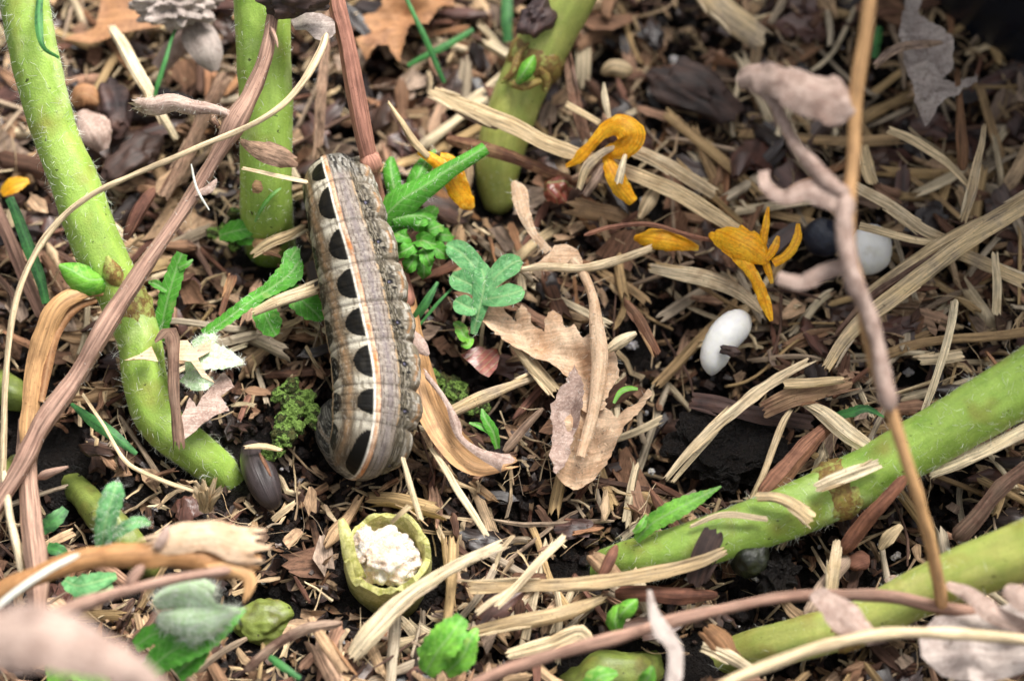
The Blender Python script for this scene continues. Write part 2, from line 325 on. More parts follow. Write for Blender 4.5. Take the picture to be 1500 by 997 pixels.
MT = dict(
 straw=fibre('dry straw', ['b39a74', 'cdb894', 'e0cfae', 'bfa988', 'd4ba8e', 'b5a48e'], stain='54402f', stain_amt=.4, spec=.35, rough=.6),
 straw_i=fibre('dry straw bits', ['806850', 'b39a76', 'd6c29e', '9a836a', 'c0a680', '90806e'], True, stain='4a382c', stain_amt=.5),
 chip=fibre('wood chip', ['7a5a43', '96704f', 'a98763', '6e4a38', '8a6a55', 'b59674'], stain='38261f', contrast=(.45, 1.4)),
 chip_i=fibre('wood bits', ['2e201a', '6a4a36', 'a88866', '241a16', '7c5c46', '4c2f22', 'b89c7a', '38281f'], True, stain='2c1e19', contrast=(.4, 1.4)),
 red=fibre('red brown wood', ['6f4838', '865a46', '5c3c32', '956a54', '7a5244'], stain='331f1a', contrast=(.45, 1.4)),
 bark=fibre('dark bark', ['30231f', '46332c', '281e1d', '553d34', '3a2d30'], sv=16, stain='15100f', contrast=(.5, 1.5), rough=.6, spec=.45),
 bark_i=fibre('dark bark bits', ['2c201c', '4a362e', '241b1a', '5c4438', '382a2a'], True, sv=16, stain='15100f', rough=.35, spec=.55),
 scrap=fibre('dead leaf scrap', ['8d6f5c', 'a68a74', '7b5a48', '9b8478', 'b59a80', '6d4c3e'], sv=22, su=5, stain='46312a', trans=.12),
 scrap_i=fibre('dead leaf bits', ['5a4032', '96785e', '3a281f', '7c6454', 'b2967a', '2e2019'], True, sv=22, su=5, stain='38261f', trans=.1),
 twig=fibre('thin twig', ['8a7362', '6e5446', 'a38d7a', '5d453a', '97806c'], sv=30, stain='3a2a24'),
 pink=fibre('pinkish dried stem', ['a58573', 'ac8e7e', '9b7968'], sv=30, su=1.2, stain='6d5148', stain_amt=.4),
 pale=fibre('bleached stem', ['d0b993', 'd8c4a4', 'c5ad86'], sv=30, stain='8f7250', stain_amt=.35),
 tan=fibre('brown strap', ['b58a5c', 'c2986a', 'aa7c50'], sv=26, stain='6b4830', stain_amt=.5, contrast=(.6, 1.35), spec=.4, rough=.5),
 redstem=fibre('red brown stem', ['a87a68', 'a07060', 'b48a78'], sv=34, stain='66453a', contrast=(.6, 1.45)),
 greyleaf=leafy('grey dried leaf', ['8c7e78', 'a99a93', 'bdb0a8', '978882'], rough=.85, trans=.1, hair='c4b9b2', bump=.6, veins=20, rib='b5a8a0', spots=((.56, .72, '5e504b', .7, 3.1), (.62, .70, '4a332a', .6, 12))),
 tanleaf=leafy('tan dried leaf', ['c29c7a', 'd4b292', 'e0c4a6', 'c8a484'], rough=.75, trans=.15, veins=26, bump=.6, rib='dcbf9f', spots=((.56, .72, '96704f', .7, 3.1), (.62, .70, '4a332a', .6, 12))),
 pinkleaf=leafy('pink grey dried leaf', ['ab9084', 'bfa699', '9b8175', 'c9b2a6'], rough=.8, trans=.12, hair='c9b6ab', veins=22, bump=.6, rib='c4aea2', spots=((.56, .72, '755b50', .7, 3.1), (.62, .70, '4a332a', .6, 12))),
 brownleaf=leafy('brown dried leaf', ['8f6545', 'ad7f58', '9c7050', 'bb9068'], rough=.65, trans=.15, veins=18, rib='c7a077', spots=((.56, .72, '6b452e', .7, 3.1), (.62, .70, '4a332a', .6, 12))),
 stem=green_stem('fresh green stem', ['86a946', '9fbc5a', '90b04e', 'b3ca7c']),
 stem_y=green_stem('yellow green stem', ['97a250', 'afb463', '9fac58', 'bcbd72']),
 stem_d=green_stem('dull green stem', ['5c6a30', '7c8a42', '565a2c', '868a3c'], amt=.9),
 node=plain('brown stem scar', ['8a9048', '9c8a4a', '7c5c36', 'a9b060', '94984c'], 4, .55, .35),
 hairs=plain('white plant hair', ['e6e8de', 'f2f4ee'], 3, .5, .4, trans=.4),
 leaf=leafy('fresh green leaf', ['468f2c', '62b03c', '529e32', '82c25a'], trans=.25, patch=4, spots=((.6, .7, '7c8a3a', .5, 4), (.66, .7, '2c3a18', .7, 14))),
 leaf_l=leafy('light green leaf', ['74ba3c', '8aca4c', '63ab38', 'a4d470'], trans=.3, patch=4, spots=((.6, .7, 'a8b04a', .5, 4), (.66, .7, '3a4a20', .7, 14))),
 leaf_s=leafy('silvery green leaf', ['5f9e60', '7ab878', '549458', '8fc48c'], rough=.75, trans=.2, patch=4),
 woolly=leafy('woolly pale leaf', ['b0d89c', 'd6eccb', 'bfe0aa', 'e8f4e2'], hair='eef4ea', rough=.9, trans=.1, patch=5),
 blade=leafy('grass blade', ['37703a', '4a8446', '325f38', '5f9458'], trans=.2, veins=60, rough=.5, rib='4f9a4c'),
 petal=leafy('withered yellow petal', ['f6b418', 'ffcb30', 'f0a810', 'ffdc58'], rough=.5, spec=.4, trans=.3, veins=30, patch=3.5, rib='d88a10', spots=((.64, .74, 'a8701c', .5, 5),)),
 grub=plain('waxy white', ['dedad0', 'f4f3ef', 'f8f7f4', 'd6cfbc'], 2.2, .3, .5, sss=.4, bump=.12, fine=(.95, 1.03)),
 pith=plain('white pith', ['eadaca', 'f6efe6', 'e0c4a8', 'f4eae0'], 8, .7, .3, sss=.3, bump=.9, bd=.06),
 rind=plain('cut rind', ['b0ae68', 'c6c284', '98984e', 'd0c694'], 7, .5, .4, sss=.3),
 redleaf=leafy('wet red leaf', ['7a3a2e', '95503f', '86463a', 'a4604c'], rough=.3, spec=.6, trans=.1),
 capsule=fibre('dark capsule', ['3a3233', '453b3a'], sv=34, su=1, stain='1c1718', contrast=(.6, 1.3), rough=.4, spec=.5),
 berry=plain('blue black berry', ['14161f', '1e2230', '2a3040'], 4, .35, .5),
 stone=plain('wet dark pebble', ['1a1f16', '2a2e20', '10130e', '3c3e2c'], 9, .28, .6),
 grit=plain('pale grit', ['b9b4b6', 'd9d6d4', '9a9496', 'e6e4e0', 'c2b8ac'], 7, .4, .5, sss=.2, island=True),
 moss=plain('moss', ['2c3a18', '4a6226', '7c9a4c', '1e2614', '545830', '40321f'], 7, .85, .2, bump=1, bd=.06),
 pot=plain('dark glazed pot', ['0d1219', '121a26', '0a0e14'], 3, .3, .5, bump=.1),
 soil=plain('wet black soil', ['0a0808', '120e0d', '1a1411', '0d0b0c', '221914'], 5, .45, .3, bump=1, bd=.1),
 soil_i=plain('soil crumbs', ['100d0d', '1e1715', '2b201c', '151214', '3b2b24'], 8, .4, .35, bump=.8, bd=.05, island=True),
)

# ------------------------------------------------------------------ the soil
HOLES = [(1000, 470, 55, .30), (1045, 590, 95, .45), (1000, 640, 60, .4), (1160, 830, 85, .45), (1300, 800, 60, .35), (725, 745, 50, .35), (690, 560, 55, .3), (440, 330, 35, .3),
         (500, 180, 40, .3), (1290, 110, 60, .45), (1030, 60, 70, .35), (870, 100, 50, .35), (560, 90, 45, .3), (100, 760, 40, .35), (380, 860, 40, .25), (590, 890, 45, .3), (1190, 390, 60, .3), (1400, 700, 60, .35), (420, 90, 50, .35)]
HP = [(*P(x, y, 0)[:2], r / 116, d) for x, y, r, d in HOLES]
def H(x, y):
    x = np.asarray(x, float); y = np.asarray(y, float)
    z = -.32 + .55 * (fbm(x, y, .45, 5) - .5) + .16 * (fbm(x, y, 1.7, 9) - .5)
    for hx, hy, r, d in HP: z = z - d * np.exp(-((x - hx)**2 + (y - hy)**2) / (2 * (r * .8)**2))
    return z
def holey(x, y):
    k = np.zeros(np.shape(x))
    for hx, hy, r, d in HP: k = np.maximum(k, np.exp(-((x - hx)**2 + (y - hy)**2) / (2 * (r * .9)**2)))
    return k
xs = np.concatenate([-np.geomspace(320, 12, 14), np.linspace(-11, 11, 240), np.geomspace(12, 320, 14)]); ys = xs.copy()
X, Y = np.meshgrid(xs, ys, indexing='ij'); Z = H(X, Y) + np.where(np.hypot(X, Y) < 12, .16 * (v2(X, Y, 4.5, 1) - .5) + .10 * (v2(X, Y, 10, 2) - .5), 0)
n = len(xs); idx = (np.arange(n - 1)[:, None] * n + np.arange(n - 1)[None])
F = np.stack([idx, idx + n, idx + n + 1, idx + 1], -1).reshape(-1, 4).tolist()
g = obj('soil', (np.stack([X, Y, Z], -1).reshape(-1, 3), F, np.stack([X, Y], -1).reshape(-1, 2)), MT['soil'], blk=0); g['kind'] = 'structure'; g['label'] = 'wet black soil under the mulch'

# ------------------------------------------------------------------ helpers that take photo points (px, py, height cm, width px)
def route(pts, n=None):
    q = []
    for x, y, h, w in pts:
        p = P(x, y, h); q.append([*p, w * cmpp(p)])
    L = sum(np.linalg.norm(np.subtract(a[:3], b[:3])) for a, b in zip(q, q[1:]))
    q = smooth_path(q, n or int(np.clip(L / .07, 6, 110)))
    return q[:, :3], np.maximum(q[:, 3], .004)
def ptube(pts, seg=10, wob=0.0, n=None, wv=.36, **kw):
    p, w = route(pts, n)
    if wob:
        L = arc(p); s0 = rng.uniform(0, 90)
        p = p + wob * np.stack([v2(L, L*0, 1.6, s0) - .5, v2(L, L*0, 1.6, s0 + 9) - .5, v2(L, L*0, 1.6, s0 + 19) - .5], -1)
        w = w * (1 - wv / 2 + wv * v2(L, L * 0, 4.5, s0 + 29))
    return tube(p, w / 2, seg, **kw)
def blade(pts, curl=.05, thick=.008, fold=.1, ripple=.1, teeth=.18, tooth=.11, wvar=.12, **kw):
    p, w = route(pts); n = int(np.clip(arc(p)[-1] / .028, 14, 80))
    return pstrap(pts, n, wob=.02, wvar=wvar, curl=curl, thick=thick, nx=10, fold=fold, ripple=ripple, teeth=teeth, tooth=tooth, **kw)
def pstrap(pts, n=None, wob=.02, wvar=.25, **kw):
    p, w = route(pts, n); L = arc(p); s0 = rng.uniform(0, 90)
    p = p + wob * 2 * np.stack([v2(L, L*0, 2.2, s0) - .5, v2(L, L*0, 2.2, s0 + 9) - .5, v2(L, L*0, 2.2, s0 + 19) - .5], -1)
    w = w * (1 - wvar / 2 + wvar * v2(L, L * 0, 5, s0 + 29))
    up = kw.pop('up', None)
    if up is None: up = norm(CAM - p.mean(0)) * .5 + np.array([0, 0, .5])
    return strap(p, w, up=up, **kw)
def hair_on(sh, count, length=.13, lay=1.1, width=.0045, down=(0, 0, -1), seed=0):
    """fine hairs rooted on a surface: thin tapered blades, bent over"""
    V, F, _ = sh; tri = np.array([f[:3] for f in F]); k = rng.integers(0, len(tri), count); a, b, c = (V[tri[k, i]] for i in range(3))
    u = rng.random((count, 2)); u = np.where(u.sum(1, keepdims=True) > 1, 1 - u, u); root = a + (b - a) * u[:, :1] + (c - a) * u[:, 1:]
    nrm = norm(np.cross(b - a, c - a)); d = norm(nrm + lay * rng.normal(size=(count, 3)) + .5 * np.asarray(down)); d2 = norm(d + .6 * rng.normal(size=(count, 3)))
    l = length * rng.uniform(.4, 1.2, (count, 1)); s = norm(np.cross(d, rng.normal(size=(count, 3)))) * width / 2
    m = root + d * l * .5; e = m + d2 * l * .5
    VV = np.stack([root - s, root + s, m + s * .8, m - s * .8, e], 1).reshape(-1, 3)
    FF = []
    for i in range(count): q = 5 * i; FF += [[q, q+1, q+2, q+3], [q+3, q+2, q+4]]
    return VV, FF, VV[:, :2].copy()
def add_hairs(sh, parent, count, **kw):
    h = obj('hairs', hair_on(sh, count, **kw), MT['hairs'], parent, blk=0); h['kind'] = 'stuff'; return h

# ------------------------------------------------------------------ the caterpillar
def caterpillar():
    ctrl = [(512, 330, .30, 60), (500, 292, .62, 92), (495, 276, 1.02, 101), (497, 282, 1.27, 104), (503, 306, 1.40, 109), (511, 340, 1.38, 114), (520, 375, 1.30, 118), (528, 415, 1.2, 121), (535, 455, 1.1, 123), (541, 495, 1.0, 123),
            (546, 535, .92, 122), (548, 570, .86, 122), (546, 605, .78, 120), (540, 640, .66, 112), (526, 655, .34, 96), (505, 636, .12, 84), (492, 606, .06, 70), (486, 585, .05, 46)]
    q = []
    for x, y, h, w in ctrl:
        p = P(x, y, h); q.append([*p, w / 2 * cmpp(p), y])
    n, A = 620, 230
    q = smooth_path(q, n); path, rad, py = q[:, :3], q[:, 3], q[:, 4]; L = arc(path)
    e = np.minimum(L, L[-1] - L); rad = rad * np.sqrt(np.clip(1 - (1 - np.clip(e / .38, 0, 1))**2, .003, 1))
    t = norm(np.gradient(path, axis=0)); V0 = norm(CAM - path)
    # a frame that starts facing the light above and is carried along the curl
    nn = np.zeros((n, 3)); mid = n // 2; nn[mid] = V0[mid] - t[mid] * np.dot(V0[mid], t[mid])
    for i in range(mid + 1, n): nn[i] = nn[i-1] - t[i] * np.dot(nn[i-1], t[i]); nn[i] /= np.linalg.norm(nn[i])
    for i in range(mid - 1, -1, -1): nn[i] = nn[i+1] - t[i] * np.dot(nn[i+1], t[i]); nn[i] /= np.linalg.norm(nn[i])
    ss = norm(np.cross(t, nn)); 
    if ss[mid, 0] < 0: ss = -ss                          # +angle turns towards the spiracle side
    th = np.linspace(-np.pi, np.pi, A, endpoint=False)
    # arc length of the body rings: dark blotches sit at these photo rows on the front face
    front = (np.arange(n) > np.argmin(np.abs(L - L[np.argmax(path[:, 2])] + .0)) - 40)
    rows = np.array([243, 318, 366, 429, 480, 545, 607, 640.0]); body = np.where((L > L[np.argmin(np.where(np.arange(n) < n//2, py, 999))]) & (np.arange(n) < n * .86))[0]
    bl = [L[body[np.argmin(np.abs(py[body] - r))]] for r in rows[1:]]; gap = np.mean(np.diff(bl))
    bl = np.array([bl[0] - 1.6 * gap, bl[0] - .82 * gap] + bl + [bl[-1] + gap * .95, bl[-1] + 1.8 * gap])
    bd = (bl[:-1] + bl[1:]) / 2
    seg_i = np.searchsorted(bd, L); c = bl[np.clip(seg_i, 0, len(bl) - 1)]
    lo = np.concatenate([[bl[0] - gap * .5], bd])[seg_i]; hi = np.concatenate([bd, [bl[-1] + gap * .5]])[seg_i]
    f = np.clip((L - lo) / (hi - lo), 0, 1) * 2 - 1       # -1..1 across each ring
    white = np.interp(L, [bl[1], bl[2], bl[5], bl[8], bl[-1]], R(1) * np.array([-13, -11, -2, 10, 14]))
    PHI = (th[None] - white[:, None] + np.pi) % (2 * np.pi) - np.pi; D = np.degrees(PHI); FF = f[:, None] + 0 * D; LL = L[:, None] + 0 * D
    nz = lambda fl, fd, s: v2(LL, D / 20, 1, s) if False else vnoise(np.stack([LL * fl, D * fd, np.full(D.shape, s)], -1))
    # relief: ring creases, fine cross wrinkles, swollen folds under the spiracles
    r = rad[:, None] * (1 - (.014 + .045 * np.clip((D - 30) / 30, 0, 1)) * np.exp(-((1 - np.abs(FF)) / .10)**2) + .012 * np.cos(FF * np.pi / 2))
    r = r * (1 + .010 * (nz(13, .12, 3) - .5) * 2 + .007 * (nz(30, .05, 5) - .5) * 2 - .011 * np.clip(np.sin(FF * 13 + 1.5 * nz(3, .03, 6)) - .45, 0, 1) )
    amp_ = (.75 + .5 * rng.random(20))[np.clip(seg_i, 0, 19)][:, None]; fold = amp_ * np.exp(-((D - 72 - 6 * (nz(2, .02, 14) - .5)) / 15)**2) * (.45 + .55 * np.clip(1 - (FF * 1.05)**2, 0, 1)); r = r * (1 + .17 * fold) * (1 + .02 * (nz(12, .1, 9) - .5) * np.clip((D - 50) / 20, 0, 1) * 2)
    r = r * (1 - .075 * np.exp(-((D - 48) / 8)**2)) * (1 + .07 * np.exp(-((D - 100) / 13)**2) * np.clip(1 - FF**2, 0, 1))
    r = r * (1 + .02 * np.exp(-((D - 3.5) / 4)**2))
    V = path[:, None] + r[..., None] * (np.cos(th)[None, :, None] * nn[:, None] + np.sin(th)[None, :, None] * ss[:, None])
    # markings
    C = np.zeros((n, A, 3)); hexc = lambda h: np.array(L3(h))
    def put(mask, h, k=1.0):
        m = np.clip(mask, 0, 1)[..., None] * k; C[:] = C * (1 - m) + hexc(h) * m
    band = lambda a, b, w=1.2: 1 / (1 + np.exp(-(D - a) / w * 1.6)) * 1 / (1 + np.exp((D - b) / w * 1.6))
    jx = D + 5 * (nz(7, .03, 11) - .5) * 2
    put(np.ones_like(D), '7d7160')
    put(band(-60, 0), '85745c'); put(nz(2.5, .06, 21) - .25, '6c5c46', .9)
    put((nz(9, .55, 31) > .60) * 1., '54483c', .55); put((nz(22, .35, 33) > .66) * 1., '5d5346', .6); put((nz(16, .4, 35) > .68) * 1., 'c3b59c', .6)
    put(np.exp(-((jx + 40) / 6.5)**2), 'b0906e', .75); put(np.exp(-((jx + 40) / 2.5)**2) * (np.abs(FF) < .75), 'bb8f66', .5)
    put(band(-54, -47) * (nz(10, .3, 41) > .5), '4e443b', .55); put(band(-33, -28) * (nz(10, .3, 43) > .48), '544a40', .55)
    cream = np.clip(1.3 * np.exp(-((1 - np.abs(FF)) / .42)**2), 0, 1)
    put(band(-30, -2, 2) * cream, 'e0d8c4', .95); put(band(-78, -54, 2) * cream, 'cfc6b2', .8)
    put(band(-30, -2, 2) * cream * (nz(14, .35, 47) > .60), '857b6a', .75)
    lines = (np.abs(np.sin(D * .52 + 3.5 * nz(5, .02, 51))) < .33) * 1.
    # blotch towards the white line: straight outer edge, bulging inner edge
    k0 = np.clip(1.12 - .05 * np.abs(c - bl[4]) , .8, 1.1)[:, None]
    ed = np.sqrt(np.clip(1 - (FF / (.70 * k0))**2, 0, 1)); b1 = ((D < -3.2) & (D > -3.2 - 23 * ed * k0 + 2 * (nz(20, .1, 61) - .5)) & (np.abs(FF) < .70 * k0))
    ed2 = np.sqrt(np.clip(1 - (FF / .74)**2, 0, 1)); b2 = ((D > -77) & (D < -77 + 24 * ed2) & (np.abs(FF) < .74))
    mir = ((D < -77) & (D > -86))
    lat = band(6.5, 34.5, .8); put(lat, 'a89a8e'); put(lat * lines, '63564f', .85); put(lat * (nz(30, .25, 63) > .62), 'd2c8bc', .4); put(lat * np.exp(-((D - 20) / 5)**2), '8f8488', .6)
    dk = band(34.5, 58, 1.); put(dk, '5f5849'); put(dk * (nz(20, .5, 65) > .55), '3a352e', .8); put(dk * (nz(26, .6, 67) > .64), 'a89f8e', .8)
    put(dk * (np.abs(np.sin(D * .7 + 2 * nz(5, .02, 69))) < .3), '9a907f', .6); put(band(33, 36, .5) * (nz(14, .2, 71) > .45), 'd9b993', .8)
    fd = band(58, 88, 1.2); put(fd, '938774'); put(fd * (nz(20, .3, 73) > .58), 'd5cfc2', .9); put(fd * (np.abs(np.sin(D * .5 + 3 * nz(4, .02, 75))) < .3), '7c7264', .7)
    put(np.exp(-((D - 60 - 5 * np.cos(FF * 2)) / 2.0)**2) * (FF > -.35) * (FF < .7), 'c2884c', .65)
    put(np.exp(-((D - 82) / 3)**2) * np.clip(1 - FF**2 * 1.2, 0, 1), 'e9e6de', .85)
    sd_ = band(88, 150, 2); put(sd_, '84786a'); put(sd_ * (nz(24, .5, 77) > .66), 'efeae2', .9); put(sd_ * (nz(14, .3, 79) > .62), '4d443b', .6)
    put(band(-200, -90, 2) + band(150, 200, 2), '5f564a')
    put(b1 * 1., '0e0c08'); put(b1 * (nz(10, .2, 80) > .6), '1a160e', .8); put(b2 * 1., '0f1016'); put(mir * 1., 'c4a384')
    # white edge, orange stripe, thin dark edge
    put(band(-3.4, -.2, .5), 'fff8ea'); put(band(-.2, 6.4, .6), 'cba382'); put(band(.2, 6, .8) * np.exp(-((FF - .1) / .42)**2), 'd5803c', .85); put(band(-.2, 6.4, .6) * (nz(9, .3, 81) > .62), 'e6cdb4', .6)
    put(band(6.2, 7.6, .4), '5a4a48', .85); put(np.exp(-((1 - np.abs(FF)) / .045)**2), '4c4339', .6)
    wr = np.clip(np.sin(FF * 13 + 1.5 * nz(3, .03, 6)) - .55, 0, 1) * 1.4 * (1 - b1); put(wr * (nz(9, .12, 91) > .4), '463c33', .5)
    put((nz(30, .6, 95) > .74) * (1. - b1), 'cfc7b8', .4); put((nz(1.2, .02, 97) - .4) * (1. - b1), '5a4f43', .6); put(band(-60, -5, 2) * (1. - b1) * (1 - cream), '6a5b48', .35)
    # spiracles and small wart spots
    for (dd, ff, rad_, h) in ((50, .1, 1.0, '0c0b12'), (49, .1, .45, '6d6a80'), (46, .48, .45, '12100f'), (54, .42, .5, '12100f'), (41, .05, .8, '1c1a18'), (38, -.35, .5, '221e1b')):
        q2 = np.hypot((D - dd) / 4.2, (FF - ff) / .13); put((q2 < rad_) * 1., h, .95)
    # grey crumpled shield at the upper tip, streaked grey tail end
    sh_ = (np.clip((bl[2] - .50 * gap - LL) / .12, 0, 1)) * band(8, 52, 2); put(sh_, '8d887f'); put(sh_ * (nz(9, .35, 83) > .52), '2c2a29', .9); put(sh_ * (nz(12, .4, 84) > .62), 'c9c6be', .8)
    low_ = np.clip((LL - bl[6]) / 1.2, 0, 1) * (1. - b1) * (1 - band(-4, 8, 1)); put(low_, '4a463f', .38)
    te = np.clip((LL - bl[8] - .45 * gap) / .15, 0, 1) * (1 - band(-4, 30, 2)); put(te, '5e5c58', .6); put(te * lines, 'aaa69c', .6); put(te * (nz(9, .3, 85) > .6), '201f20', .8)
    C *= (.72 + .16 * band(-3.6, 6.6, .6))[..., None]
    i = np.arange(n - 1)[:, None] * A; j = np.arange(A)[None]; k = (j + 1) % A
    F = np.stack([i + j, i + k, i + A + k, i + A + j], -1).reshape(-1, 4).tolist()
    Vf = V.reshape(-1, 3); F.append(list(range(A))[::-1]); F.append([(n - 1) * A + q for q in range(A)])
    m = new_mat('caterpillar skin'); N, Lk = nt(m); at = N.new('ShaderNodeVertexColor'); at.layer_name = 'marking'
    pos = N.new('ShaderNodeTexCoord').outputs['Object']; fz = noise(N, Lk, pos, 48, 3, .6)
    cc = mul(N, Lk, at.outputs[0], mapr(N, Lk, fz, .3, .7, .78, 1.18))
    finish(m, cc, fz, .3, .012, .62, .18, sss=.06)
    o = obj('caterpillar', (Vf, F, np.stack([LL, D / 50], -1).reshape(-1, 2)), m, blk=.06, colors=C.reshape(-1, 3))
    tag(o, 'plump tan caterpillar with black blotches and an orange stripe lying on a dried stem', 'caterpillar')
caterpillar()

# ------------------------------------------------------------------ living stems
def green(name_label, pts, mat, nodes=(), hairs=900, extra=None, hair_len=.14):
    sh = ptube(pts, 34, wob=.05, wv=.05, ridges=6, ridge=.018, rough=.006)
    p, w = route(pts)
    t = thing('plant_stalk', name_label, 'plant stalk', (*p[np.argmin(p[:, 2])][:2], p[:, 2].min()), 'living green stems of the plant')
    stem = obj('stem', sh, mat, t, blk=.05); t_node = None
    for u, k in nodes:
        i = int(u * (len(p) - 1)); q = p[max(0, i - 3):i + 4]; ww = w[max(0, i - 3):i + 4]
        bul = 1 + .16 * np.sin(np.linspace(0, np.pi, len(q)))
        t_node = obj('node', tube(q, ww / 2 * bul * k, 26, rough=.035, dome=False), MT['node'], t, blk=.03)
    if hairs: add_hairs(sh, stem, hairs, length=hair_len)
    return t_node or t
s1 = green('thick hairy green stem with a swollen leaf joint, crossed by a thin straw', [(350, 725, -.7, 50), (318, 690, -.3, 58), (285, 660, -.02, 62), (232, 615, .2, 66), (213, 560, .45, 64), (205, 500, .7, 64), (183, 440, .95, 68), (152, 385, 1.25, 72), (130, 330, 1.5, 72), (110, 270, 1.75, 70), (82, 200, 2.05, 66), (54, 100, 2.5, 70), (36, 0, 2.9, 70), (16, -120, 3.4, 70)], MT['stem'], [(.37, .93)], 15000, hair_len=.17)
obj('bud', pstrap([(150, 412, 1.3, 30), (128, 412, 1.45, 42), (105, 398, 1.55, 30), (88, 388, 1.6, 4)], curl=.35, thick=.05, nx=6), MT['leaf_l'], s1)
obj('bud_scale', pstrap([(180, 420, 1.25, 18), (166, 400, 1.45, 30), (158, 375, 1.62, 4)], curl=.3, thick=.02), MT['node'], s1)
s2 = green('upright green stem standing behind the pinkish dried branch', [(400, 400, -1.0, 70), (396, 370, -.4, 73), (392, 340, .15, 75), (390, 310, .62, 76), (389, 240, 1.2, 76), (389, 120, 1.8, 78), (383, 0, 2.4, 82), (380, -120, 3.0, 84)], MT['stem'], hairs=7000, hair_len=.11)
obj('dry_husk', pstrap([(350, 205, 1.75, 6), (375, 220, 1.95, 26), (405, 228, 1.95, 34), (430, 236, 1.8, 20)], curl=.2, nx=5, jag=.2, wav=.08), MT['scrap'], s2)
obj('bark_spot', move(lump(2, .3, scale=(.07, .1, .03)), P(377, 273, 1.42)), MT['chip'], s2)
s3 = green('yellowish green stem with a brown scar and bright bud beneath the long split straw', [(735, 310, -.3, 40), (726, 262, -.05, 60), (733, 215, .2, 70), (745, 175, .4, 72), (765, 125, .65, 74), (795, 68, .95, 78), (828, 0, 1.3, 82), (880, -110, 1.8, 86)], MT['stem_y'], [(.53, .96)], 500, hair_len=.08)
obj('bud', pstrap([(758, 122, 1.12, 8), (768, 108, 1.25, 22), (776, 94, 1.3, 20), (782, 82, 1.3, 4)], curl=.4, thick=.04), MT['leaf_l'], s3)
for pts in ([(735, 120, .95, 6), (752, 105, 1.12, 10), (760, 80, 1.2, 10), (775, 62, 1.25, 3)], [(742, 118, .95, 10), (765, 128, 1.05, 12), (790, 118, 1.0, 10)], [(790, 100, 1.15, 8), (800, 115, 1.0, 14), (798, 135, .85, 8)]):
    obj('leaf_scar', pstrap(pts, curl=.25, thick=.02, wav=.1), MT['node'], s3)
s4 = green('stout hairy green stem rising from the mulch beside the long split straw bundle', [(800, 858, -1.0, 56), (880, 836, -.55, 60), (935, 820, -.02, 68), (1000, 803, .28, 70), (1100, 770, .4, 76), (1180, 740, .48, 80), (1270, 695, .6, 82), (1330, 660, .8, 84), (1400, 620, 1.05, 86), (1500, 562, 1.4, 94), (1600, 500, 1.8, 100)], MT['stem'], [(.545, .97)], 14000, hair_len=.15)
s5 = green('low green stem half covered by dried arching stalks', [(960, 1010, -1.0, 50), (1040, 975, -.6, 56), (1100, 952, -.1, 62), (1180, 935, .35, 66), (1270, 908, .6, 66), (1340, 872, .9, 72), (1420, 835, 1.25, 82), (1500, 805, 1.55, 86), (1600, 765, 1.9, 90)], MT['stem_y'], [(.47, .95)], 2600)
for pts, lb in (([(120, 725, -.1, 40), (150, 758, .15, 52), (190, 800, .15, 54), (215, 830, -.05, 40)], 'pale green stem piece lying behind the furry sage leaf'),
                                ([(930, 985, .0, 60), (880, 990, .05, 70), (845, 1010, -.1, 60)], 'wet olive stem piece behind the green buds'),
                ([(0, 565, -.1, 40), (18, 580, .1, 46), (40, 590, -.1, 30)], 'green stem piece beside the thin straw at the soil'),
                ([(20, 690, -.1, 40), (2, 700, .1, 46), (-30, 690, .0, 40)], 'yellow green stem piece under the dried branch end')):
    tag(obj('stem_piece', ptube([(2*pts[0][0] - pts[1][0], 2*pts[0][1] - pts[1][1], -.9, 40)] + [(x, y, h - .22, w) for x, y, h, w in pts] + [(2*pts[-1][0] - pts[-2][0], 2*pts[-1][1] - pts[-2][1], -.9, 36)], 22, wob=.1, ridges=5, ridge=.05, rough=.03), MT['stem_d']), lb, 'stem piece')

# the cut stump: rind ring, pith, peeled strip
st = thing('cut_stump', 'cut stem stump with pale white pith inside a ragged green rind', 'stump', P(565, 830, 0))
c0 = P(565, 808, .34); a = np.linspace(0, 2*np.pi, 44, endpoint=False); prof = [(.0, .50, -.95), (.10, .535, -.3), (.0, .53, .0), (-.06, .465, .03), (-.12, .43, -.08), (-.14, .40, -.3)]
rag = .07 * (v2(np.cos(a) * 2, np.sin(a) * 2, 1.7, 4) - .5) * 2; VV = []; 
for k, (_, rr, zz) in enumerate(prof):
    rv = rr * (1 + .10 * (v2(np.cos(a), np.sin(a), 1.5, k * .2) - .5) * 2); VV.append(np.column_stack([c0[0] + rv * np.cos(a), c0[1] + rv * np.sin(a) * .98, c0[2] + zz + (rag * 2.6 + .03 * rng.normal(size=44) if k in (2, 3) else 0) + 0 * a]))
VV = np.vstack(VV); m = 44; FF = [[k*m + i, k*m + (i+1) % m, (k+1)*m + (i+1) % m, (k+1)*m + i] for k in range(5) for i in range(m)]
rind = obj('rind', (VV, FF, np.column_stack([np.tile(a * .5, 6), VV[:, 2]])), MT['rind'], st)
obj('pith', move(lump(4, .3, 2.6, (.40, .37, .24)), c0 + [.03, -.01, -.13]), MT['pith'], st)
obj('pith', move(lump(3, .3, 2.5, (.13, .22, .16)), c0 + [-.28, .12, -.02]), MT['pith'], st)
obj('peeled_strip', pstrap([(500, 762, .62, 14), (508, 790, .58, 20), (514, 820, .42, 22), (530, 846, .2, 12)], curl=.25, thick=.04, jag=.3, nx=5), MT['rind'], rind)
obj('fibre', pstrap([(575, 765, .8, 6), (588, 753, .95, 7), (602, 742, 1.0, 9)], jag=.4), MT['pale'], st)

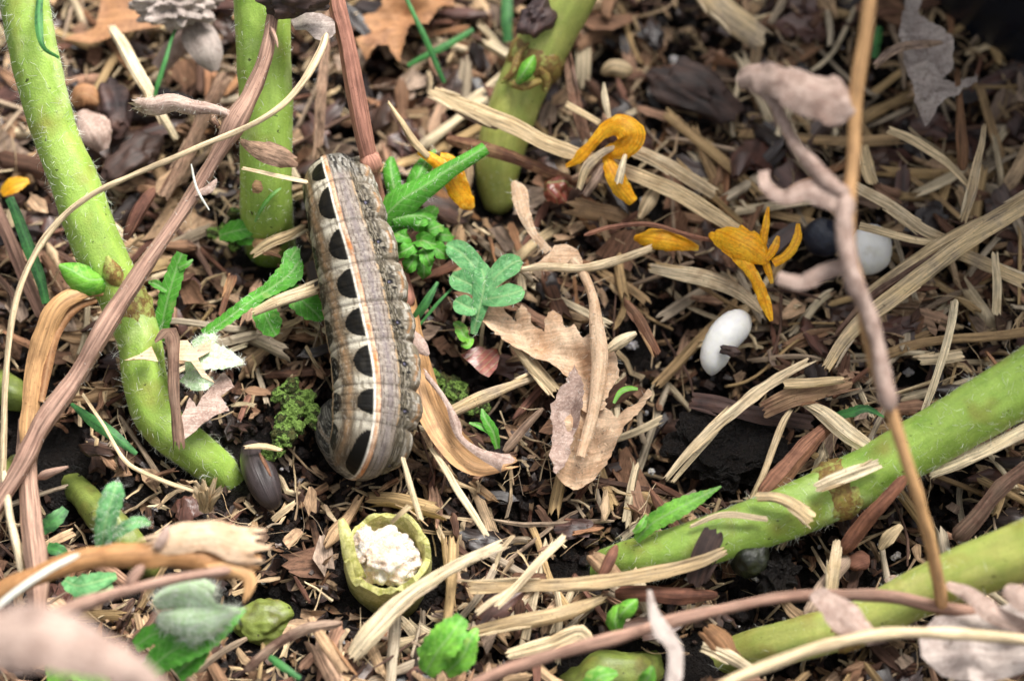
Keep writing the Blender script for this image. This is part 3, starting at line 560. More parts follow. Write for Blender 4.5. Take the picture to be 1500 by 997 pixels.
# ------------------------------------------------------------------ dried stems and branches
def dried(name, label, cat, parts, group=None, fuzz=0):
    """parts: (part name, shape, material); one part alone stays one mesh"""
    if len(parts) == 1: return tag(obj(name, parts[0][1], MT[parts[0][2]]), label, cat, group)
    V = np.vstack([p[1][0] for p in parts]); i = np.argmin(V[:, 2]); t = thing(name, label, cat, V[i], group)
    for pn, sh, m in parts:
        o = obj(pn, sh, MT[m], t)
        if fuzz and pn in ('stalk', 'leaf', 'blade', 'leaflet'): add_hairs(sh, o, int(fuzz * len(sh[0]) / 1000), length=.09, width=.004)
    return t
dried('dried_stalk', 'red brown dried stem running under the caterpillar and splitting open below it', 'dried stalk', [
    ('stalk', ptube([(486, -80, 3.0, 22), (493, 0, 2.7, 23), (508, 60, 2.45, 25), (520, 125, 2.15, 25), (532, 190, 1.8, 25), (543, 240, 1.45, 24), (556, 300, .98, 24), (578, 380, .6, 26), (598, 450, .5, 24)], 14, wob=.03, ridges=6, ridge=.08), 'redstem'),
    ('joint', ptube([(539, 225, 1.6, 27), (545, 240, 1.48, 32), (548, 250, 1.38, 24)], 12, rough=.05), 'redstem'),
    ('split_husk', pstrap([(596, 440, .55, 26), (606, 500, .62, 30), (618, 560, .68, 40), (640, 615, .7, 46), (668, 655, .62, 46), (700, 680, .5, 36), (748, 676, .5, 24)], curl=-.22, thick=.03, nx=8, jag=.25, wav=.03), 'tan'),
    ('husk_edge', pstrap([(600, 480, .8, 10), (616, 510, .86, 22), (626, 520, .8, 6)], curl=.2, nx=5, wav=.1), 'pinkleaf'),
    ('husk_edge', pstrap([(622, 545, .8, 8), (655, 590, .85, 8), (668, 622, .8, 16), (673, 640, .75, 9), (700, 662, .7, 14), (745, 682, .6, 30)], curl=.25, nx=5, wav=.08, jag=.3), 'pinkleaf')])
dried('dried_branch', 'forked pinkish brown dried branch slanting past both upright green stems', 'dried branch', [
    ('stalk', ptube([(404, -20, 3.0, 14), (398, 30, 2.8, 17), (388, 85, 2.65, 19), (368, 135, 2.5, 24), (345, 175, 2.4, 34), (328, 210, 2.25, 26), (295, 265, 2.0, 22), (255, 325, 1.85, 20), (215, 383, 1.75, 23), (178, 440, 1.6, 25), (145, 495, 1.45, 26), (105, 560, 1.2, 26), (62, 620, 1.05, 28), (25, 690, .9, 26), (-15, 755, .75, 24)], 14, wob=.05, ridges=5, ridge=.09), 'pink'),
    ('leaf', pstrap([(345, 172, 2.45, 12), (318, 162, 2.5, 14), (285, 158, 2.5, 22), (255, 150, 2.45, 28), (225, 156, 2.35, 28), (200, 152, 2.2, 18)], curl=.45, thick=.02, nx=8, jag=.4, wav=.07), 'pinkleaf'),
    ('leaf', pstrap([(330, 160, 2.3, 8), (312, 172, 2.25, 13), (320, 186, 2.3, 8)], curl=.3, wav=.1), 'scrap'),
    ('leaf', pstrap([(282, 285, 2.0, 6), (305, 278, 2.05, 14), (318, 262, 2.05, 5)], curl=.2, wav=.1, jag=.2), 'pinkleaf'),
    ('spur', ptube([(396, 40, 2.8, 9), (404, 58, 2.85, 6), (407, 70, 2.85, 3)], 7), 'pink')], fuzz=550)
dried('straw_stalk', 'long thin straw arching over the hairy green stem', 'straw', [
    ('stalk', ptube([(478, 50, 2.7, 12), (470, 75, 2.75, 11), (445, 118, 2.75, 11), (415, 152, 2.7, 9), (380, 178, 2.65, 8), (345, 195, 2.6, 9), (300, 212, 2.55, 9), (245, 237, 2.5, 9), (190, 260, 2.4, 9), (140, 283, 2.3, 9), (95, 315, 2.1, 9), (58, 362, 1.9, 10), (30, 420, 1.7, 10), (16, 480, 1.5, 10), (8, 560, 1.25, 9), (6, 640, 1.0, 9), (4, 720, .7, 9)], 9, wob=.03, ridges=4, ridge=.1), 'pale'),
    ('withered_leaf', sheet([(425, 25), (445, 20), (470, 22), (490, 30), (492, 52), (478, 62), (462, 58), (448, 45), (432, 42)], 2.6, .05, crumple=.14, freq=3), 'greyleaf')])
dried('dried_leaf_stalk', 'broad brown dried leaf stalk bending down from the swollen stem joint', 'dried leaf', [
    ('strap', pstrap([(150, 428, 1.25, 12), (118, 428, 1.4, 20), (90, 444, 1.4, 30), (68, 485, 1.2, 34), (52, 540, .95, 32), (46, 600, .75, 28), (42, 660, .6, 24)], curl=.25, thick=.02, nx=8, wav=.02), 'tan'),
    ('strap_edge', pstrap([(140, 440, 1.2, 8), (110, 452, 1.3, 12), (88, 480, 1.2, 14), (72, 530, 1.0, 14), (60, 590, .8, 10)], curl=.3, thick=.02, nx=5, wav=.05), 'brownleaf')])
dried('dried_stalk', 'upright woody pinkish stem standing among clippings and a green scrap', 'dried stalk', [
    ('stalk', ptube([(40, 610, .3, 26), (42, 680, .55, 30), (47, 750, .75, 31), (52, 820, .8, 32), (58, 890, .7, 30), (60, 950, .4, 26)], 14, wob=.08, ridges=5, ridge=.09), 'pink'),
    ('side_spur', ptube([(55, 700, .7, 14), (75, 690, .85, 11), (98, 682, .9, 7)], 8, wob=.05), 'pink')])
tag(obj('straw_stalk', ptube([(6, 690, .9, 10), (14, 750, .8, 12), (24, 800, .7, 13), (34, 850, .55, 12)], 8, wob=.03), MT['straw']), 'pale straw leaning against the upright woody stem', 'straw')
tag(obj('dried_stalk', ptube([(-20, 275, .5, 18), (10, 340, .5, 20), (35, 400, .45, 20), (65, 465, .3, 18)], 10, wob=.05, ridges=5, ridge=.1), MT['pink']), 'dull brown stem beside the dark green grass blade', 'dried stalk')

# blurred stalks that stand nearer the lens
dried('dried_branch', 'tall thin brown dried stalk with withered leaves arching over the white grub', 'dried branch', [
    ('stalk', ptube([(1290, -150, 6.6, 22), (1275, 0, 6.0, 22), (1258, 100, 5.6, 22), (1250, 200, 5.2, 21), (1243, 290, 4.9, 20), (1245, 370, 4.6, 21), (1265, 450, 4.3, 22), (1285, 540, 3.9, 21), (1312, 620, 3.6, 19), (1335, 700, 3.2, 18), (1362, 780, 2.6, 19), (1376, 850, 1.9, 19), (1378, 905, 1.1, 16), (1379, 950, .1, 14)], 12, wob=.08), 'tan'),
    ('stalk_skin', ptube([(1243, 285, 5.0, 24), (1238, 330, 4.85, 28), (1250, 400, 4.65, 28), (1272, 460, 4.35, 26), (1285, 520, 4.1, 24), (1300, 580, 3.85, 30), (1305, 600, 3.8, 16)], 10, wob=.1, rough=.06), 'pinkleaf'),
    ('leaf', blade([(1080, 118, 5.0, 24), (1105, 110, 5.15, 40), (1140, 118, 5.3, 52), (1185, 138, 5.4, 72), (1225, 150, 5.4, 74), (1252, 150, 5.4, 34)], curl=.1, thick=.012, fold=.0, ripple=.16, teeth=.14, tooth=.5), 'pinkleaf'),
    ('leaf', ptube([(1100, 120, 5.0, 24), (1125, 140, 5.0, 22), (1145, 180, 4.95, 18), (1165, 215, 4.9, 20), (1190, 240, 4.95, 24), (1215, 265, 4.95, 24), (1245, 280, 5.0, 18)], 10, wob=.08, rough=.05), 'pinkleaf'),
    ('leaf', blade([(1120, 250, 4.7, 16), (1122, 272, 4.75, 20), (1150, 288, 4.8, 24), (1185, 280, 4.85, 34), (1220, 290, 4.9, 40), (1245, 310, 4.9, 30)], curl=.1, thick=.012, fold=.0, ripple=.16, teeth=.14, tooth=.5), 'pinkleaf'),
    ('leaf', blade([(1140, 405, 4.1, 20), (1175, 415, 4.25, 26), (1205, 400, 4.35, 26), (1235, 395, 4.5, 24), (1255, 410, 4.5, 16)], curl=.1, thick=.012, fold=.0, ripple=.16, teeth=.14, tooth=.5), 'pinkleaf')])
dried('dried_branch', 'arching reddish brown stalk with a withered upright leaf scrap, over the lower mulch', 'dried branch', [
    ('stalk', ptube([(640, 1040, 1.6, 18), (720, 990, 1.7, 19), (800, 962, 1.75, 20), (900, 935, 1.75, 19), (980, 910, 1.7, 19), (1060, 890, 1.65, 18), (1140, 874, 1.6, 17), (1220, 870, 1.55, 17), (1310, 874, 1.5, 19), (1390, 890, 1.4, 18), (1460, 900, 1.3, 14)], 12, wob=.05), 'pink'),
    ('leaf', blade([(985, 1010, 2.1, 22), (988, 950, 2.2, 24), (968, 920, 2.2, 26), (955, 890, 2.2, 16), (950, 862, 2.2, 6)], curl=.1, thick=.012, fold=.0, ripple=.16, teeth=.14, tooth=.5), 'greyleaf'),
    ('leaf', blade([(1195, 865, 1.8, 24), (1215, 885, 1.95, 40), (1245, 910, 2.0, 52), (1270, 928, 2.0, 34), (1300, 935, 1.9, 8)], curl=.1, thick=.012, fold=.0, ripple=.16, teeth=.14, tooth=.5), 'pinkleaf')])
dried('dried_branch', 'pale arching stalk crossing the low green stem and carrying grey withered leaves', 'dried branch', [
    ('stalk', ptube([(1020, 1030, 2.0, 22), (1080, 992, 2.0, 20), (1150, 962, 2.0, 20), (1230, 940, 2.0, 18), (1310, 928, 2.0, 18), (1400, 928, 2.0, 17), (1480, 934, 2.0, 17), (1580, 945, 2.0, 16)], 12, wob=.05), 'pale'),
    ('leaf', sheet([(1370, 900), (1420, 890), (1480, 885), (1540, 880), (1550, 960), (1500, 985), (1430, 1010), (1380, 990), (1350, 960), (1345, 930)], 1.5, .09, crumple=.4, freq=1.6, thick=.02), 'greyleaf'),
    ('leaf', blade([(1385, 855, 1.7, 12), (1420, 872, 1.8, 24), (1460, 900, 1.8, 30), (1520, 925, 1.8, 20)], curl=.1, thick=.012, fold=.0, ripple=.16, teeth=.14, tooth=.5), 'pinkleaf'),
    ('leaf', blade([(1470, 862, 2.0, 20), (1500, 878, 2.1, 44), (1540, 890, 2.1, 40)], curl=.1, thick=.012, fold=.0, ripple=.16, teeth=.14, tooth=.5), 'pinkleaf')])
dried('frayed_stalk', 'frayed orange brown stalk end with torn papery tip over the woolly bud', 'dried stalk', [
    ('strap', pstrap([(-30, 885, 1.6, 30), (20, 858, 1.8, 32), (75, 835, 1.9, 30), (130, 818, 2.0, 32), (200, 812, 2.1, 38), (270, 812, 2.1, 44), (320, 822, 2.0, 48), (368, 828, 1.9, 30)], curl=.3, thick=.03, nx=8, jag=.3, wav=.03), 'tan'),
    ('papery_tip', pstrap([(220, 800, 2.2, 30), (270, 788, 2.25, 44), (310, 785, 2.25, 46), (350, 798, 2.2, 60), (382, 800, 2.15, 56)], curl=.15, thick=.015, nx=12, jag=.4, wav=.03), 'tanleaf'),
    ('papery_tip', pstrap([(300, 835, 2.1, 14), (340, 830, 2.1, 26), (365, 845, 2.0, 24), (358, 880, 1.9, 6)], curl=.2, nx=6, jag=.4, wav=.08), 'tan'),
    ('papery_tip', pstrap([(230, 800, 2.3, 10), (240, 785, 2.35, 16), (246, 768, 2.35, 5)], curl=.2, wav=.1), 'pinkleaf'),
    ('lower_strand', ptube([(-30, 925, 2.2, 22), (60, 905, 2.3, 22), (130, 880, 2.35, 22), (200, 860, 2.35, 17), (270, 845, 2.3, 16), (340, 835, 2.2, 14)], 10, wob=.05), 'pink'),
    ('lower_strand', ptube([(185, 862, 2.35, 14), (195, 845, 2.4, 18), (210, 828, 2.4, 12)], 8), 'pink'),
    ('white_strand', ptube([(-10, 893, 2.6, 9), (25, 865, 2.6, 10), (70, 835, 2.55, 10), (115, 812, 2.4, 8)], 8), 'hairs')])
dried('dried_leaf', 'broad pinkish dried leaf hanging low above the green leaves, strongly blurred', 'dried leaf', [
    ('blade', blade([(-60, 945, 6.2, 80), (0, 935, 6.4, 96), (60, 935, 6.6, 104), (120, 952, 6.6, 84), (180, 975, 6.4, 54), (240, 1015, 6.1, 30)], curl=.12, thick=.02, fold=.0, ripple=.1, teeth=.1, tooth=.5), 'pinkleaf'),
    ('stalk', ptube([(-60, 975, 6.0, 30), (30, 965, 6.2, 36), (120, 968, 6.2, 30), (200, 990, 6.0, 22)], 10, wob=.08), 'pink')])

# ------------------------------------------------------------------ dead leaves
dried('dead_leaf', 'large tan lobed dead leaf with curled stalk lying in the middle of the mulch', 'dead leaf', [
    ('blade', sheet([(692, 455), (704, 435), (718, 436), (730, 440), (744, 454), (757, 463), (757, 450), (764, 443), (772, 450), (778, 467), (797, 480), (797, 466), (803, 456), (811, 453), (822, 460), (829, 476), (841, 473), (854, 495), (868, 490), (887, 500), (904, 520), (908, 547), (893, 567), (886, 596), (870, 610), (850, 600), (848, 570), (835, 555), (815, 540), (790, 525), (765, 508), (735, 495), (712, 475)], .62, .045, crumple=.24, freq=1.9, fray=.012, veins=[((700, 448), (872, 555)), ((805, 460), (850, 540)), ((760, 450), (790, 505)), ((838, 478), (868, 545)), ((735, 445), (760, 488))]), 'tanleaf'),
    ('blade', sheet([(862, 585), (885, 590), (905, 605), (930, 585), (950, 562), (957, 573), (936, 602), (912, 628), (896, 664), (872, 690), (840, 706), (815, 692), (806, 664), (820, 630), (840, 600)], .58, .05, crumple=.3, freq=1.9, fray=.012, veins=[((870, 590), (830, 700)), ((950, 568), (880, 640)), ((900, 610), (855, 690))]), 'tanleaf'),
    ('blade', sheet([(841, 527), (852, 550), (856, 575), (850, 610), (838, 640), (828, 680), (815, 695), (806, 664), (810, 620), (806, 590), (815, 575), (826, 560)], .82, .045, crumple=.2, freq=2.6, fray=.012, veins=[((841, 530), (815, 690))]), 'pinkleaf'),
    ('blade', sheet([(767, 392), (790, 384), (804, 372), (812, 360), (830, 358), (846, 366), (854, 382), (852, 398), (830, 392), (800, 398)], .72, .05, crumple=.12, freq=2), 'tanleaf'),
    ('stalk', pstrap([(838, 380, .85, 16), (856, 400, .86, 14), (867, 430, .86, 15), (872, 470, .84, 20), (878, 520, .78, 26), (876, 560, .74, 22), (868, 610, .7, 18), (850, 670, .66, 14)], curl=.35, thick=.03, nx=6, wav=.03), 'tanleaf'),
    ('tip', pstrap([(890, 512, .7, 10), (908, 500, .8, 20), (922, 492, .82, 16), (932, 487, .8, 8)], curl=.3, nx=5), 'straw'),
    ('leaflet', blade([(752, 265, .75, 10), (762, 285, .85, 26), (768, 310, .85, 22), (782, 340, .8, 12), (805, 368, .75, 14)], curl=.1, thick=.012, fold=.0, ripple=.16, teeth=.14, tooth=.5), 'tanleaf')], fuzz=260)
tag(obj('dead_leaf', sheet([(535, 80), (520, 55), (545, 40), (530, 15), (560, 0), (560, -40), (650, -40), (668, 0), (640, 12), (628, 35), (600, 30), (590, 62), (585, 85), (568, 60), (552, 62)], .5, .05, crumple=.28, freq=1.7, fray=.01, veins=[((540, 75), (610, -30)), ((585, 80), (600, 10)), ((530, 20), (590, 10))]), MT['brownleaf']), 'brown lobed dead leaf behind the red brown stem top', 'dead leaf')
tag(obj('dead_leaf', sheet([(90, 55), (140, 35), (150, -20), (190, -20), (215, 15), (255, 20), (262, 32), (220, 40), (185, 48), (130, 60)], .5, .07, crumple=.22, freq=1.3), MT['brownleaf']), 'orange brown dead leaf between the two upright green stems', 'dead leaf')
tag(obj('dead_leaf', pstrap([(275, 20, .8, 16), (290, 50, .95, 48), (305, 80, .9, 44), (315, 105, .8, 12)], curl=.25, nx=8, wav=.05), MT['greyleaf']), 'pointed grey dead leaf hanging under the lichen lump', 'dead leaf')
tag(obj('dead_leaf', pstrap([(230, 100, .5, 26), (255, 75, .6, 34), (275, 48, .55, 18)], curl=.25, nx=8, wav=.05), MT['pinkleaf']), 'small pinkish dead leaf behind the pointed grey one', 'dead leaf')
tag(obj('dead_leaf', sheet([(328, 545), (344, 567), (323, 580), (336, 602), (318, 608), (300, 620), (278, 640), (258, 655), (266, 612), (278, 582), (288, 598), (305, 570)], .62, .05, crumple=.14, freq=2, fray=.006), MT['pinkleaf']), 'pinkish grey toothed dead leaf beside the hairy stem foot', 'dead leaf')
dried('dead_leaf', 'tan torn dead leaf wrapped round the green stem below its joint, on a dark stalk', 'dead leaf', [
    ('blade', sheet([(182, 528), (205, 520), (222, 508), (232, 530), (210, 527)], 1.0, .05, crumple=.05), 'tanleaf'),
    ('blade', sheet([(258, 500), (275, 499), (284, 511), (310, 498), (308, 515), (290, 525), (300, 545), (315, 560), (296, 552), (280, 530), (262, 528)], .95, .05, crumple=.06), 'tanleaf'),
    ('stalk', pstrap([(238, 500, .95, 30), (250, 490, 1.0, 26), (254, 530, .98, 18), (256, 590, .9, 15), (262, 650, .7, 18)], curl=.3, nx=6, jag=.4, wav=.05), 'twig')])
dried('dead_leaf', 'crumpled grey woolly dead leaf near the dark pot', 'dead leaf', [
    ('blade', sheet([(1327, -8), (1347, -5), (1350, 17), (1370, 37), (1396, 62), (1398, 90), (1384, 108), (1370, 100), (1340, 96), (1326, 90), (1318, 43)], 1.0, .06, crumple=.4, freq=1.8, fray=.012, veins=[((1335, 0), (1385, 100))]), 'greyleaf'),
    ('blade', sheet([(1327, 94), (1345, 92), (1370, 98), (1384, 110), (1412, 112), (1434, 104), (1432, 118), (1422, 128), (1397, 137), (1374, 152), (1358, 174), (1348, 150), (1340, 125)], .95, .06, crumple=.45, freq=2, fray=.012, veins=[((1340, 100), (1358, 170)), ((1370, 105), (1430, 112))]), 'greyleaf'),
    ('strip', pstrap([(1282, 97, 1.1, 9), (1300, 80, 1.2, 12), (1324, 69, 1.25, 13), (1350, 66, 1.25, 13), (1378, 63, 1.2, 8)], curl=.2, nx=5, jag=.3), 'scrap')], fuzz=500)
tag(obj('dead_leaf', sheet([(674, 520), (688, 511), (702, 506), (714, 512), (727, 509), (732, 522), (728, 538), (716, 552), (704, 546), (692, 534)], .28, .05, crumple=.08, freq=3), MT['redleaf']), 'small wet heart shaped red leaf under the lobed green leaf', 'dead leaf')
tag(obj('lichen_lump', move(lump(4, .35, 3.2, (.5, .32, .25)), P(258, 5, 1.3)), MT['greyleaf']), 'grey granular lump resting above the pointed grey leaf', 'lump')
tag(obj('bark_lump', move(lump(3, .35, 2.0, (.36, .2, .2)), P(430, 2, 3.0)), MT['bark']), 'black bark lump stuck to the top of the straw stalk', 'bark')
tag(obj('bark_lump', move(lump(3, .35, 2.0, (.26, .2, .2)), P(785, 28, 1.45), rz=.8), MT['bark']), 'dark bark crumb clinging to the yellowish stem', 'bark')

# ------------------------------------------------------------------ fresh green leaves
def leafset(name, label, cat, lobes, mat, stalk=None, hairs=0, part='lobe', curl=.22, thick=.02, teeth=.18, wide=1.0):
    lobes = [[(x, y, h, w * wide) for x, y, h, w in l] for l in lobes]
    parts = [(part, pstrap(l, curl=curl, thick=thick, nx=8, wvar=.1) if thick > .03 else blade(l, teeth=teeth), mat) for l in lobes]
    if stalk: parts.insert(0, ('stalk', ptube(stalk, 10), mat))
    V = np.vstack([p[1][0] for p in parts]); t = thing(name, label, cat, V[np.argmin(V[:, 2])])
    for pn, sh, m in parts:
        obj(pn, sh, MT[m], t)
    if hairs: add_hairs(join(*[p[1] for p in parts]), t, hairs, length=.1)
    return t
leafset('green_leaf', 'silvery green lobed leaf touching the tan dead leaf', 'leaf', [
    [(708, 420, .75, 14), (695, 395, .82, 26), (675, 372, .85, 27), (660, 362, .82, 20), (653, 358, .8, 5)], [(703, 430, .72, 12), (690, 418, .78, 22), (672, 410, .8, 28), (660, 403, .76, 8)],
    [(700, 452, .68, 10), (688, 452, .74, 20), (675, 446, .76, 24), (666, 441, .74, 6)], [(712, 420, .78, 14), (728, 402, .86, 24), (748, 386, .88, 27), (762, 380, .84, 8)],
    [(706, 440, .72, 14), (728, 436, .82, 24), (752, 430, .84, 26), (766, 424, .8, 8)], [(694, 488, .5, 8), (700, 462, .66, 16), (706, 435, .76, 24), (708, 410, .82, 26), (700, 385, .82, 10)]], 'leaf_s', hairs=350, teeth=.03, wide=1.22)
leafset('green_leaf', 'small bright green leaf at the foot of the silvery lobed leaf', 'leaf', [[(688, 496, .42, 6), (680, 492, .5, 20), (672, 478, .5, 16), (664, 474, .48, 4)], [(690, 494, .42, 8), (686, 505, .46, 14), (676, 505, .42, 5)]], 'leaf_l')
leafset('green_shoot', 'bright green cut shoot with leaflets beside the caterpillar', 'shoot', [
    [(562, 325, .9, 46), (590, 298, 1.1, 48), (620, 275, 1.25, 36), (655, 252, 1.35, 26), (685, 235, 1.4, 22), (712, 218, 1.42, 20)], [(582, 300, .95, 14), (576, 268, 1.08, 24), (572, 246, 1.1, 22), (573, 232, 1.08, 8)],
    [(600, 285, 1.0, 20), (612, 262, 1.15, 30), (622, 242, 1.15, 24), (636, 222, 1.1, 5)], [(575, 322, 1.0, 20), (600, 320, 1.0, 26), (625, 322, .9, 24), (640, 335, .8, 8)]], 'leaf', hairs=500, curl=.3, thick=.04)
ro = thing('green_rosette', 'crinkled bright green leaf rosette below the cut shoot', 'leaves', P(612, 375, .2))
for i in range(15):
    a0 = i * 2.4; r0 = 8 + 26 * math.sqrt(i / 15); cx, cy = 612 + r0 * math.cos(a0) * 1.0, 352 + r0 * math.sin(a0) * 1.25; hz = 1.05 - .5 * i / 15
    pts = [(cx - 9 * math.cos(a0), cy - 9 * math.sin(a0), hz - .12, 14), (cx, cy, hz, 26), (cx + 12 * math.cos(a0 + .3), cy + 12 * math.sin(a0 + .3), hz - .02, 22), (cx + 20 * math.cos(a0 + .3), cy + 20 * math.sin(a0 + .3), hz - .14, 5)]
    obj('leaflet', blade(pts, ripple=.22, teeth=.3), MT['leaf'], ro)
leafset('green_leaf', 'ragged grey green leaf bits at the foot of the upright green stem', 'leaf', [[(322, 345, .4, 16), (345, 338, .55, 34), (372, 332, .6, 20), (385, 322, .6, 5)], [(345, 350, .4, 14), (362, 348, .5, 24), (384, 345, .5, 8)], [(372, 326, .95, 3), (384, 302, 1.15, 6), (398, 285, 1.25, 6), (410, 276, 1.25, 3)]], 'leaf')
leafset('green_leaf', 'narrow green leaf with torn tip standing beside the swollen stem', 'leaf', [[(234, 497, .5, 18), (240, 460, .75, 26), (250, 420, .95, 30), (260, 390, 1.05, 26), (268, 372, 1.1, 18)], [(244, 425, .95, 10), (228, 415, 1.0, 14), (217, 412, 1.0, 4)], [(262, 392, 1.05, 14), (274, 386, 1.1, 10), (282, 380, 1.1, 3)]], 'leaf')
leafset('green_leaf', 'green stalked leaf with ragged lobes leaning on the caterpillar side', 'leaf', [
    [(300, 490, .6, 18), (340, 462, .75, 22), (370, 440, .8, 22), (395, 424, .85, 26), (425, 400, .9, 40), (440, 380, .9, 12)], [(395, 430, .8, 16), (388, 455, .75, 38), (398, 480, .65, 36), (405, 492, .6, 10)],
    [(420, 420, .8, 20), (442, 440, .78, 44), (462, 458, .7, 36), (472, 470, .65, 8)], [(420, 395, .88, 20), (428, 375, .9, 26), (436, 362, .9, 8)]], 'leaf', hairs=300)
leafset('woolly_leaf', 'pale woolly leaf tip poking out beside the torn tan leaf', 'leaf', [[(272, 530, .7, 30), (300, 522, .85, 44), (328, 526, .85, 36), (356, 532, .8, 6)], [(282, 505, .8, 14), (302, 500, .9, 26), (316, 490, .9, 8)], [(270, 550, .6, 24), (292, 560, .7, 30), (312, 558, .65, 10)]], 'woolly', hairs=1400)
leafset('woolly_leaf', 'furry sage green leaf with two lobes near the frayed stalk', 'leaf', [[(150, 815, .9, 20), (152, 780, 1.2, 30), (160, 745, 1.4, 36), (168, 720, 1.5, 34), (172, 706, 1.5, 12)], [(160, 790, 1.1, 16), (185, 772, 1.3, 20), (205, 765, 1.3, 18), (220, 768, 1.25, 6)]], 'leaf_s', hairs=900)
wb = thing('woolly_bud', 'white woolly flower bud among green leaves under the frayed stalk', 'bud', P(290, 915, .3))
for i, pts in enumerate(([(230, 880, 1.1, 24), (262, 872, 1.35, 40), (290, 880, 1.4, 44), (318, 900, 1.3, 20)], [(240, 905, 1.1, 26), (270, 908, 1.35, 44), (305, 905, 1.4, 44), (350, 892, 1.2, 8)], [(255, 870, 1.2, 16), (285, 858, 1.35, 34), (312, 866, 1.3, 18)], [(262, 925, 1.0, 20), (290, 925, 1.2, 36), (322, 915, 1.2, 12)])):
    sh = pstrap(pts, curl=.4, thick=.05, nx=6, wav=.05); obj('bract', sh, MT['woolly'], wb); add_hairs(sh, wb, 900, length=.16)
leafset('green_leaf', 'broad fresh green leaf lying under the white woolly bud', 'leaf', [[(215, 985, .7, 30), (250, 955, .95, 52), (290, 935, 1.05, 54), (330, 908, 1.0, 36), (358, 890, .9, 8)], [(200, 945, .8, 20), (225, 930, .95, 34), (250, 925, 1.0, 14)], [(260, 985, .7, 30), (285, 965, .85, 36), (305, 955, .85, 10)]], 'leaf')
leafset('green_leaf', 'mint green crinkled leaf beside the upright woody stem base', 'leaf', [[(95, 850, .7, 14), (115, 858, .85, 34), (140, 852, .9, 30), (170, 842, .85, 10)], [(110, 870, .7, 14), (135, 868, .85, 28), (165, 858, .8, 10)]], 'leaf_s')
leafset('green_leaf', 'glossy green leaf below the blurred pinkish leaf', 'leaf', [[(70, 990, .6, 30), (105, 975, .8, 50), (140, 985, .8, 40), (160, 1000, .7, 10)]], 'leaf_l')
leafset('green_leaf', 'broad ragged lime green leaf standing in the lower straw', 'leaf', [[(625, 985, .6, 30), (640, 955, .85, 56), (660, 930, 1.0, 52), (678, 905, 1.05, 20)], [(655, 985, .6, 20), (675, 960, .85, 44), (690, 935, 1.0, 26), (700, 920, 1.0, 6)], [(612, 955, .7, 10), (630, 948, .85, 22), (645, 940, .9, 12)]], 'leaf_l', curl=.15)
leafset('green_leaf', 'pointed bright green leaf lying by the stout stem end', 'leaf', [[(932, 790, .4, 12), (955, 765, .6, 26), (985, 748, .7, 32), (1020, 730, .72, 22), (1056, 711, .7, 3)], [(928, 778, .5, 6), (940, 768, .6, 14), (948, 752, .6, 3)]], 'leaf_l')
leafset('green_leaf', 'small narrow green leaf below the tan dead leaf', 'leaf', [[(728, 655, .2, 8), (722, 632, .35, 18), (710, 612, .45, 14), (706, 598, .45, 3)], [(718, 632, .35, 8), (700, 622, .4, 9), (686, 618, .4, 3)]], 'leaf')
leafset('green_buds', 'two glossy light green buds in the lower straw', 'buds', [[(905, 925, .3, 16), (902, 908, .5, 30), (908, 892, .6, 20), (915, 885, .6, 8)], [(908, 905, .5, 8), (914, 895, .66, 24), (924, 885, .7, 24), (932, 878, .66, 8)]], 'leaf_l', part='bud', curl=.45, thick=.06)
leafset('green_leaf', 'green torn leaf bit at the lower edge of the mulch', 'leaf', [[(935, 1010, .6, 20), (950, 990, .8, 24), (955, 975, .85, 6)], [(860, 1010, .6, 30), (880, 990, .75, 36), (905, 985, .7, 8)]], 'leaf_l')
leafset('green_leaf', 'green scrap pinned under the woody stem and the straw', 'leaf', [[(62, 775, .5, 20), (80, 762, .6, 26), (96, 745, .6, 14)], [(70, 800, .45, 16), (85, 805, .5, 22), (100, 815, .45, 8)]], 'blade')
leafset('green_leaf', 'thin dull green leaf beside the crossing straws near the stout stem', 'leaf', [[(1215, 610, .35, 6), (1245, 606, .45, 16), (1268, 600, .5, 12), (1295, 612, .45, 3)]], 'blade')
for pts, lb in (([(14, 290, .9, 14), (35, 345, .9, 17), (55, 400, .75, 16), (68, 445, .6, 12)], 'dark green grass blade crossing behind the hairy stem base'),
                ([(105, 590, .4, 6), (140, 620, .6, 18), (170, 642, .62, 16), (200, 665, .5, 6)], 'fresh green grass blade under the dried branch'),
                ([(742, -20, .3, 14), (742, 30, .3, 16), (745, 62, .2, 14)], 'upright green grass blade beside the yellowish stem'),
                ([(592, -10, 1.3, 6), (615, 40, 1.2, 8), (635, 85, 1.0, 9), (652, 122, .8, 6)], 'thin green grass blade hanging before the brown lobed leaf'),
                ([(598, 95, .5, 7), (645, 72, .6, 11), (692, 44, .6, 8)], 'green grass blade crossing the thin hanging one'),
                ([(262, 32, 1.1, 3), (245, 80, 1.2, 7), (232, 120, 1.1, 8), (227, 140, 1.0, 5)], 'pale thin grass blade before the small pinkish leaf'),
                ([(1287, 38, .6, 12), (1284, 62, .6, 14), (1281, 86, .55, 12)], 'short green grass clipping near the crumpled grey leaf'),
                ([(605, 470, .5, 12), (625, 440, .7, 14), (640, 412, .75, 5)], 'grey green grass blade between caterpillar and lobed leaf'),
                ([(612, 480, .5, 4), (640, 445, .65, 5), (664, 420, .7, 3)], 'hair thin grass blade beside the grey green one'),
                ([(395, 962, .5, 10), (418, 978, .55, 12), (440, 992, .5, 8)], 'small green grass clipping below the dark twig'),
                ([(60, -20, 3.2, 8), (55, 40, 3.3, 12), (62, 70, 3.25, 7), (85, 86, 3.0, 4)], 'curled green grass blade draped on the hairy stem')):
    tag(obj('grass_blade', pstrap(pts, curl=.2, thick=.01, nx=4), MT['blade']), lb, 'grass blade')
